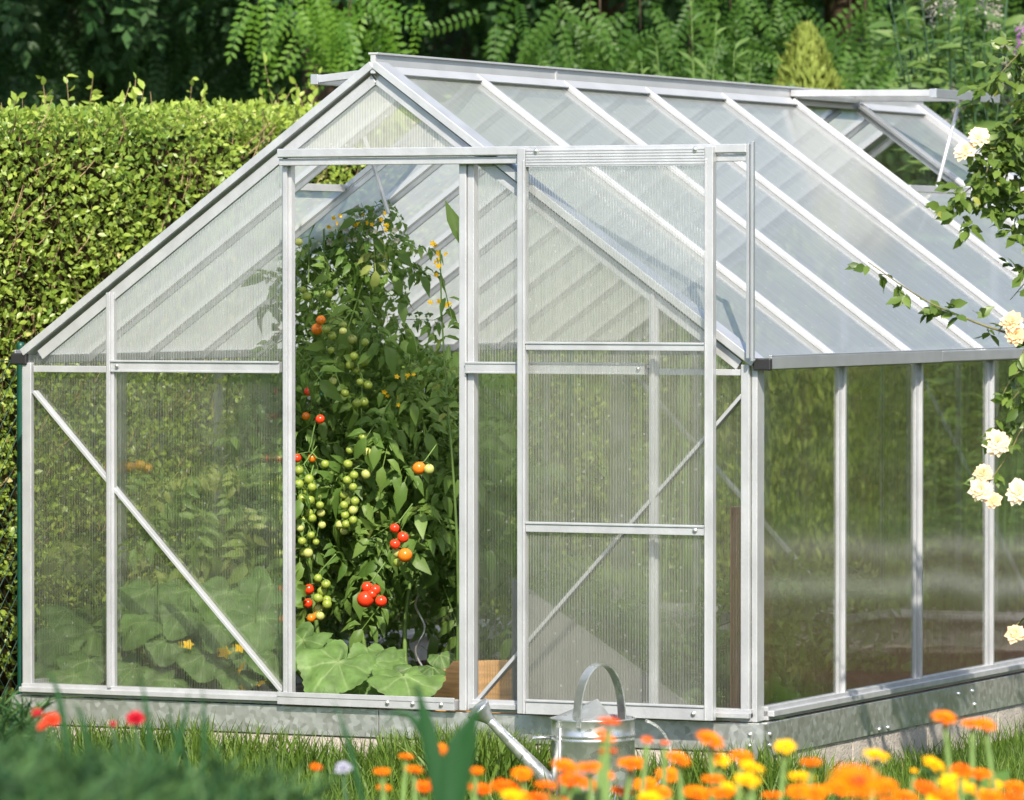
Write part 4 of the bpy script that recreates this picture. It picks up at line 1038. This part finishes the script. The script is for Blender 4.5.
cucumber('cucumber plant spilling big leaves over the open door sill', 335, .16,
         [(338, 662, .05, .25, -.1, .75, .22), (404, 676, .07, .235, .3, .75, .25), (303, 640, .14, .19, -.5, .8, .3), (372, 662, .20, .20, .1, .85, .25), (318, 640, .22, .16, -.1, .8, .3), (360, 688, .06, .12, 0, .7, .3), (385, 655, .26, .15, .2, .85, .25)],
         [])
cucumber('small cucumber plant with pointed young leaves next to the timber board', 425, .24,
         [(412, 668, .18, .11, .0, .5, .8), (432, 667, .16, .09, .6, .5, .8), (440, 655, .22, .085, .4, .6, .5),])
cucumber('cucumber plant in the far left front corner behind two panels', 70, .35,
         [(60, 640, .3, .18, -.3, .8, .3), (90, 660, .25, .2, .2, .8, .3), (75, 675, .18, .18, .0, .7, .3), (55, 670, .25, .18, -.3, .7, .3), (95, 630, .4, .2, .2, .8, .3), (70, 610, .5, .18, -.1, .8, .3)])
# climbing greenery further back on the left, seen blurred through the ribs
for i, (px, y, top, lab) in enumerate(((150, .62, 470, 'leafy tomato plant behind the left front panels nearest the corner'), (215, .60, 455, 'leafy tomato plant blurred behind the panel left of the door'), (262, .95, 380, 'leafy tomato plant just left of the left door post'))):
    tp = tomato_plant(lab, px, y, top, 70, .18, .1, 20+i, .35)  # leaf tint raised to brighten the view through the left panels
    q_ = ((138, 467), None, (238, 568))[i]
    if q_: truss(tp, y+.1, [(q_[0]-7, q_[1], 6, 'yellow'), (q_[0]+2, q_[1]-2, 6, 'yellow'), (q_[0]+9, q_[1]+1, 6, 'yellow')])
for i, (px, y, top, lab) in enumerate(((560, 1.3, 560, 'low plant behind the sliding door near its left stile'), (640, 1.6, 590, 'low plant in the bed behind the middle of the sliding door'), (728, .9, 560, 'plant in the right corner behind the narrow gable panel'), (820, 3.0, 560, 'plant near the back seen through the right wall'))):
    tomato_plant(lab, px, y, top, 70, .2, .1, 30+i, .1)
m = MB(); q = at_y(737, 700, .35); m.box((q[0]-.018, q[1]-.012, -.1), (q[0]+.018, q[1]+.012, .58)); tag(m.build('wooden_stake', M['post_wood'], bevel=.003), 'brown square timber stake inside the right front corner', 'stake')
m = MB(); a, b_, c_ = at_y(513, 578, .10), at_y(513, 705, .10), at_y(690, 705, .16)  # pale triangle behind the door, its edge sloping down to the right
a = a; m.add([a, b_, c_], [(0, 1, 2)]); tag(m.build('pale_triangle', M['grey_sheet'], solid=.012), 'pale triangular sheet with sloping edge behind the sliding door', 'board')

# ------------------------------------------------------------------ grass
def blades(name, n, xf, hmin, hmax, label):
    P = []; 
    while len(P) < n:
        x, y = xf()
        if -.06 < x < W+.045 and y > -.03 and y < LEN: continue
        P.append((x, y))
    P = np.array(P); n = len(P); Z = np.full((n, 1), GZ); P = np.concatenate([P, Z], 1)
    h = rng.uniform(hmin, hmax, n)*(.75+.35*blob_noise(P, 3.5, 21)); h = np.clip(h, .02, None)
    v = np.array([(-.028, 0, 0), (.028, 0, 0), (.022, .45, .05), (-.022, .45, .05), (.010, .8, .20), (-.010, .8, .20), (0, 1, .36)], float)
    T = (v, [(0,1,2,3), (3,2,4,5), (5,4,6)])
    D = rng.normal(size=(n, 3))*.28; D[:, 2] = 1
    N = rng.normal(size=(n, 3)); N[:, 2] = 0
    o = cloud(name, P, D, N, h, T, M['grass'], None, np.clip(rng.normal(.4, .22, n)+.2*blob_noise(P, 5, 4), 0, 1))
    o['kind'] = 'stuff'; o['label'] = label; o['category'] = 'grass'
    return o
blades('lawn_grass', 60000, lambda: (random.uniform(-1.2, 5.2), random.uniform(-3.2, 1.0)) if random.random() < .75 else (random.uniform(W, 4.6), random.uniform(-.3, 3.5)), .05, .125, 'sunny lawn grass in front of the greenhouse')

blades('tall_grass', 7500, lambda: (random.uniform(-.6, 2.6), -.045-abs(random.gauss(0, .12))) if random.random() < .8 else (1.55+random.gauss(0, .12), random.uniform(-.5, -.05)), .08, .19, 'uncut taller grass fringe along the front kerb')
# ------------------------------------------------------------------ foreground flowers
def flower_meshes(mat, layers, cmat, cup, name):
    out = []
    P = []; D = []; N = []; S = []
    for li, (k, rr, up) in enumerate(layers):
        for j in range(k):
            a = 2*PI*(j+.5*li)/k+rng.normal(0, .04); o_ = np.array([math.cos(a), math.sin(a), 0])
            P.append(o_*.15*rr); D.append(o_+np.array([0, 0, up+rng.normal(0, .08)])); N.append(np.array([0, 0, 1])-o_*up); S.append(rr*.88*rng.uniform(.92, 1.06))
    v = np.array(T_LEAF[0])*np.array([.50, 1, .8]); v[3] *= np.array([1, .98, 1])
    o = cloud('flower_head', P, D, N, S, (v, T_LEAF[1]), mat); me = o.data; bpy.data.objects.remove(o)
    k = 90; rad = .30*np.sqrt(rng.random(k)); a = rng.uniform(0, 2*PI, k)
    q = np.stack([rad*np.cos(a), rad*np.sin(a), .06+.10*(1-(rad/.3)**2)], 1)
    o = cloud('disc', q, rng.normal(size=(k, 3))*.5+np.array([0, 0, 1.]), rng.normal(size=(k, 3)), np.full(k, .12), T_DIA, cmat); me2 = o.data; bpy.data.objects.remove(o)
    return me, me2
LAY = [(22, 1., .12), (20, .86, .32), (14, .62, .62)]
FM = {'o': flower_meshes(M['cal_o'], LAY, M['cal_c'], .1, 'o'), 'd': flower_meshes(M['cal_d'], LAY, M['cal_c'], .1, 'd'), 'y': flower_meshes(M['cal_y'], LAY, M['cal_y'], .1, 'y'), 'r': flower_meshes(M['cal_o'], LAY, M['cal_cr'], .1, 'r')}
def stem_mesh():
    m = MB(); pts = [(0, 0, 0), (.02, .01, .3), (-.012, .008, .65), (0, 0, 1)]
    m.tube(pts, [.009, .008, .007, .0085], 6); o = m.build('stem', M['stem_g']); me = o.data; bpy.data.objects.remove(o)
    P = []; D = []
    for k in range(12):
        t = .05+.80*k/11; a = k*2.4; P.append((0, 0, t)); D.append((math.cos(a), math.sin(a), .6))
    o = cloud('leaves', P, D, rng.normal(size=(12, 3))*.2+np.array([0, 0, 1]), rng.uniform(.16, .28, 12), (np.array(T_LEAF[0])*np.array([.75, 1, 1]), T_LEAF[1]), M['cal_leaf']); me2 = o.data; bpy.data.objects.remove(o)
    return me, me2
SM = [stem_mesh() for i in range(4)]
def calendula(px, py, d, rpx, kind, label, group=None, tilt=None):
    c = at_d(px, py, d); base = np.array([c[0]+random.gauss(0, .03), c[1]+random.gauss(0, .03), GZ])
    t = thing('calendula', label, 'flower', base, group)
    H = c[2]-GZ; sm, lm = SM[random.randint(0, 3)]
    o = bpy.data.objects.new('stem', sm); off = c-base
    o.scale = (.5, .5, H); put(o, t)
    dvec = Vector((off[0], off[1], H)); o.rotation_euler = dvec.to_track_quat('Z', 'Y').to_euler(); o.scale = (.6, .6, dvec.length*.985)
    o2 = bpy.data.objects.new('leaves', lm); o2.scale = (.55, .55, H*.9); o2.rotation_euler = (0, 0, random.uniform(0, 6)); put(o2, t)
    hm, dm = FM[kind]; r = rpx*d/CF*1.0
    h = bpy.data.objects.new('flower_head', hm); h.location = tuple(off); h.scale = (r, r, r)
    tl = tilt if tilt is not None else random.uniform(.15, .6); az = random.uniform(-1.0, 1.2)
    dv = Vector((math.sin(YAW+az*.5+.3)*math.sin(tl), -math.cos(YAW+az*.5+.3)*math.sin(tl), math.cos(tl)))
    h.rotation_euler = dv.to_track_quat('Z', 'Y').to_euler(); put(h, t)
    k = bpy.data.objects.new('disc', dm); put(k, h)
    return t
gO = 'orange calendulas massed along the bottom in front of the watering can'
lO = 'orange calendula in the massed bloom in front of the watering can'
for px, py, r, k in ((565,767,16,'o'),(632,764,17,'d'),(678,759,15,'o'),(589,768,15,'o'),(571,780,15,'d'),(589,785,15,'o'),(546,786,15,'y'),(505,787,17,'d'),(476,771,9,'d'),(480,789,14,'d'),(622,792,14,'d'),(668,775,14,'o'),(645,785,14,'o'),(660,793,14,'o'),(696,794,16,'d'),(522,774,12,'o'),(605,775,12,'o'),(540,798,15,'d'),(520,797,14,'o')):
    calendula(px, py, random.uniform(9.0, 10.0), r, k if random.random() < .8 else 'o', lO, gO)
gL = 'orange calendulas scattered left of the watering can'
lL = 'small orange calendula low in the grass left of the watering can'
for px, py, r, k in ((382,772,10,'o'),(414,770,11,'o'),(438,783,15,'o'),(423,787,13,'d'),(384,788,9,'o'),(406,757,9,'o'),(458,782,11,'y')):
    calendula(px, py, random.uniform(9.2, 10.2), r, k, lL, gL)
gR = 'orange calendulas massed in the bottom right corner'
lR = 'orange or yellow calendula in the massed bloom of the bottom right corner'
for px, py, r, k in ((934,765,16,'o'),(978,775,17,'o'),(953,783,17,'o'),(925,788,15,'d'),(1016,788,16,'o'),(839,789,17,'o'),(884,786,17,'o'),(972,790,14,'d'),(905,797,16,'o'),(945,798,17,'o'),(990,797,16,'o'),(960,770,12,'d')):
    calendula(px, py, random.uniform(8.6, 9.6), r, k if random.random() < .9 else 'y', lR, gR)
gM = 'golden calendulas clustered below the right corner post'
lM = 'golden or yellow calendula in the cluster below the right corner post'
for px, py, r, k in ((741,757,14,'o'),(719,760,13,'y'),(751,768,16,'o'),(747,781,16,'o'),(713,780,14,'o'),(730,790,14,'o'),(714,794,13,'o'),(801,778,16,'y'),(799,792,15,'o')):
    calendula(px, py, random.uniform(8.8, 9.6), r, k if random.random() < .72 else 'y', lM, gM)
gE = 'orange calendulas cut by the bottom edge of the picture'
lE = 'orange or yellow calendula lowest along the bottom edge'
for px in (512, 560, 650, 722, 772, 815, 890, 932, 1014):
    calendula(px, random.uniform(793, 806), random.uniform(8.6, 9.6), random.uniform(12, 16), random.choice('ooooody'), lE, gE)
for px, py, r, k, lab in ((609,722,14,'d','topmost orange calendula in front of the watering can body'), (603,735,11,'d','orange calendula just below the topmost one before the can'), (608,740,10,'o','middle orange calendula of the upright stack before the can'), (608,752,11,'d','narrow orange calendula lowest of the upright stack before the can'),
        (647,740,7,'d','small orange calendula bud right of the can body'), (665,743,6,'d','tiny orange calendula under the rear handle hoop'), (710,740,17,'o','wide flat orange calendula below the sliding door corner'),
        (785,747,13,'y','lone bright yellow calendula just right of the corner bracket'), (876,756,16,'y','lone yellow calendula above the grass in front of the right wall'), (944,718,15,'o','tallest orange calendula left of the pair against the right wall base'),
        (972,724,13,'o','left bloom of the tall orange pair at the right edge'), (985,725,13,'o','right bloom of the tall orange pair at the right edge'), (811,763,13,'o','orange calendula with yellow neighbour below the right corner kerb'),
        (914,771,5,'y','tiny yellow calendula bud in the right grass'), (996,785,9,'y','small yellow calendula among orange ones in the right corner'),
        (439,749,12,'o','orange calendula in front of the broad green strap leaf'), (43,772,11,'o','lone orange calendula in the dark feathery foliage at left'), (316,767,7,'d','orange and white little bloom low in the grass left of centre')):
    calendula(px, py, random.uniform(9.1, 9.8), r, k, lab)
calendula(858, 783, 7.0, 32, 'r', 'largest orange calendula with crimson centre at the bottom right', None, .5)

# red blooms at left
def bloom(name, label, cat, px, py, d, r, mat, n=26, group=None):
    c = at_d(px, py, d); base = np.array([c[0]+.02, c[1], GZ]); t = thing(name, label, cat, base, group)
    m = MB(); m.tube([base, (base+c)/2+np.array([.02, 0, 0]), c], [.004, .0035, .003], 5); m.build('stem', M['stem_d'], t)
    rosette(c, r*.78, M[mat], t, (.3, -.6, .8), 'flower_head', n)
    return t
bloom('red_flower', 'crimson red double flower against the steel plinth at left', 'flower', 136, 719, 9.6, .022, 'red_pet')
bloom('red_flower', 'orange red flower, the larger one left of the crimson bloom', 'flower', 52, 720, 9.2, .020, 'redorange')
bloom('red_flower', 'small dark red flower above the orange red one at far left', 'flower', 37, 713, 9.2, .012, 'red_pet', 14)
bloom('red_flower', 'orange red flower lowest of the left trio', 'flower', 42, 727, 9.2, .014, 'redorange', 14)
bloom('red_flower', 'closed dark red bud beside the crimson bloom', 'flower', 113, 724, 9.6, .010, 'red_pet', 10)
bloom('pale_flower', 'pale lilac white flower low in the grass left of centre', 'flower', 343, 768, 9.6, .018, 'white_pet')

# feathery foreground plants
def feathery(px, top, d, label, n=26, w=.10, group=None):
    b = at_d(px, 800, d); b[2] = GZ; tp = at_d(px, top, d)
    t = thing('feathery_plant', label, 'plant', b, group)
    m = MB(); H = tp[2]-GZ; P = []; D = []; S = []
    for i in range(n):
        a = random.uniform(0, 2*PI); lean = random.random()**.6*w*1.6; h = H*random.uniform(.86, 1.0)*(1-.05*lean/w)
        e = b+np.array([math.cos(a)*lean, math.sin(a)*lean, h]); m.tube([b+np.array([math.cos(a)*.02, math.sin(a)*.02, 0]), (b+e)/2+np.array([0, 0, .05*H]), e], [.003, .0025, .001], 4, False)
        for k in range(32):
            s = 1-.34*random.random()**1.6; q = b+(e-b)*s; P.append(q)
            D.append(np.array([random.gauss(0, .8), random.gauss(0, .8), .55])); S.append(random.uniform(.035, .085))
    m.build('stems', M['stem_d'], t)
    P = np.array(P); n = len(P); T = (np.array(T_LEAF[0])*np.array([.15, 1, 1]), T_LEAF[1])
    cloud('foliage', P, D, rng.normal(size=(n, 3)), S, T, M['feather'], t)
gF = 'dark feathery plants in the lower left foreground'
lF = 'feathery plant coloured dark for shade in the blurred lower left foreground'
for px, top, d in ((-10, 738, 7.2), (30, 735, 7.6), (65, 742, 7.2), (100, 742, 7.8), (20, 760, 6.6), (80, 764, 6.7), (135, 765, 7.4), (160, 762, 8.0), (120, 780, 6.7), (190, 772, 8.0), (228, 752, 8.2), (215, 788, 6.9)):
    feathery(px, top, d, lF, 40, .09, gF)
feathery(262, 788, 8.6, 'low feathery plant at the right end of the dark foreground clump', 22, .08)
feathery(-12, 690, 12.8, 'tall shaded feathery plant in the left edge beside the greenhouse corner', 26, .10)
# strap leaves
def strap(label, d, pts, wpx, name='strap_leaf_plant'):
    C_ = [at_d(a, b_, d) for a, b_ in pts]; q = []
    b = at_d(pts[0][0], 800, d); b[2] = GZ
    t = thing(name, label, 'plant', b)
    for i in range(len(C_)-1):
        for s in np.linspace(0, 1, 6)[:-1]:
            p0 = C_[max(i-1, 0)]; p1 = C_[i]; p2 = C_[i+1]; p3 = C_[min(i+2, len(C_)-1)]
            q.append(.5*((2*p1)+(-p0+p2)*s+(2*p0-5*p1+4*p2-p3)*s*s+(-p0+3*p1-3*p2+p3)*s**3))
    q.append(C_[-1]); q = [b]+q; k = len(q); vs = []
    for i, p in enumerate(q):
        s = i/(k-1); w_ = wpx*d/CF*min(1, (1-s)*2.6+.02)*(.75+.25*math.sin(PI*min(1, s*1.3)))
        dd = q[min(i+1, k-1)]-q[max(i-1, 0)]; sd = np.cross(dd, FW); sd /= np.linalg.norm(sd)+1e-9
        f_ = np.array([-.3, .3, 0])*w_
        vs += [p-sd*w_/2, p+f_*.5, p+sd*w_/2]
    fs = []
    for i in range(k-1): fs += [(i*3, i*3+1, i*3+4, i*3+3), (i*3+1, i*3+2, i*3+5, i*3+4)]
    m = MB(); m.add(vs, fs, True); o = m.build('blade', M['strap'], t, solid=.0012)
    return t
strap('broad upright strap leaf lit from behind in front of the door post', 8.6, [(452, 800), (456, 770), (466, 735), (480, 706)], 30)
strap('pointed strap leaf left of the broad one in front of the sill', 8.9, [(440, 800), (434, 760), (424, 715), (416, 682)], 17)
strap('thin leaf arching over to the left before the steel plinth', 9.2, [(440, 790), (428, 745), (412, 718), (395, 713), (382, 726)], 7)
strap('single thin curved leaf before the middle of the plinth', 8.8, [(362, 800), (354, 765), (343, 725), (332, 698)], 6)
strap('thin tall blade in front of the left mullion', 8.9, [(150, 800), (150, 750), (145, 700), (138, 672)], 6)
strap('thin blade leaning right above the feathery plants', 8.9, [(168, 800), (176, 755), (185, 715), (189, 690)], 6)
strap('thin upright blade just right of the leaning one', 9.0, [(202, 800), (204, 755), (204, 715), (202, 686)], 6)
strap('short thin blade leaning left above the feathery plants', 9.0, [(200, 800), (186, 760), (172, 725), (168, 700)], 5)
strap('drooping thin blade at far left below the corner post', 8.9, [(90, 800), (88, 750), (80, 712), (70, 703)], 6)
strap('thin blade crossing the left corner of the plinth', 8.9, [(75, 800), (66, 740), (57, 690), (45, 668)], 7)
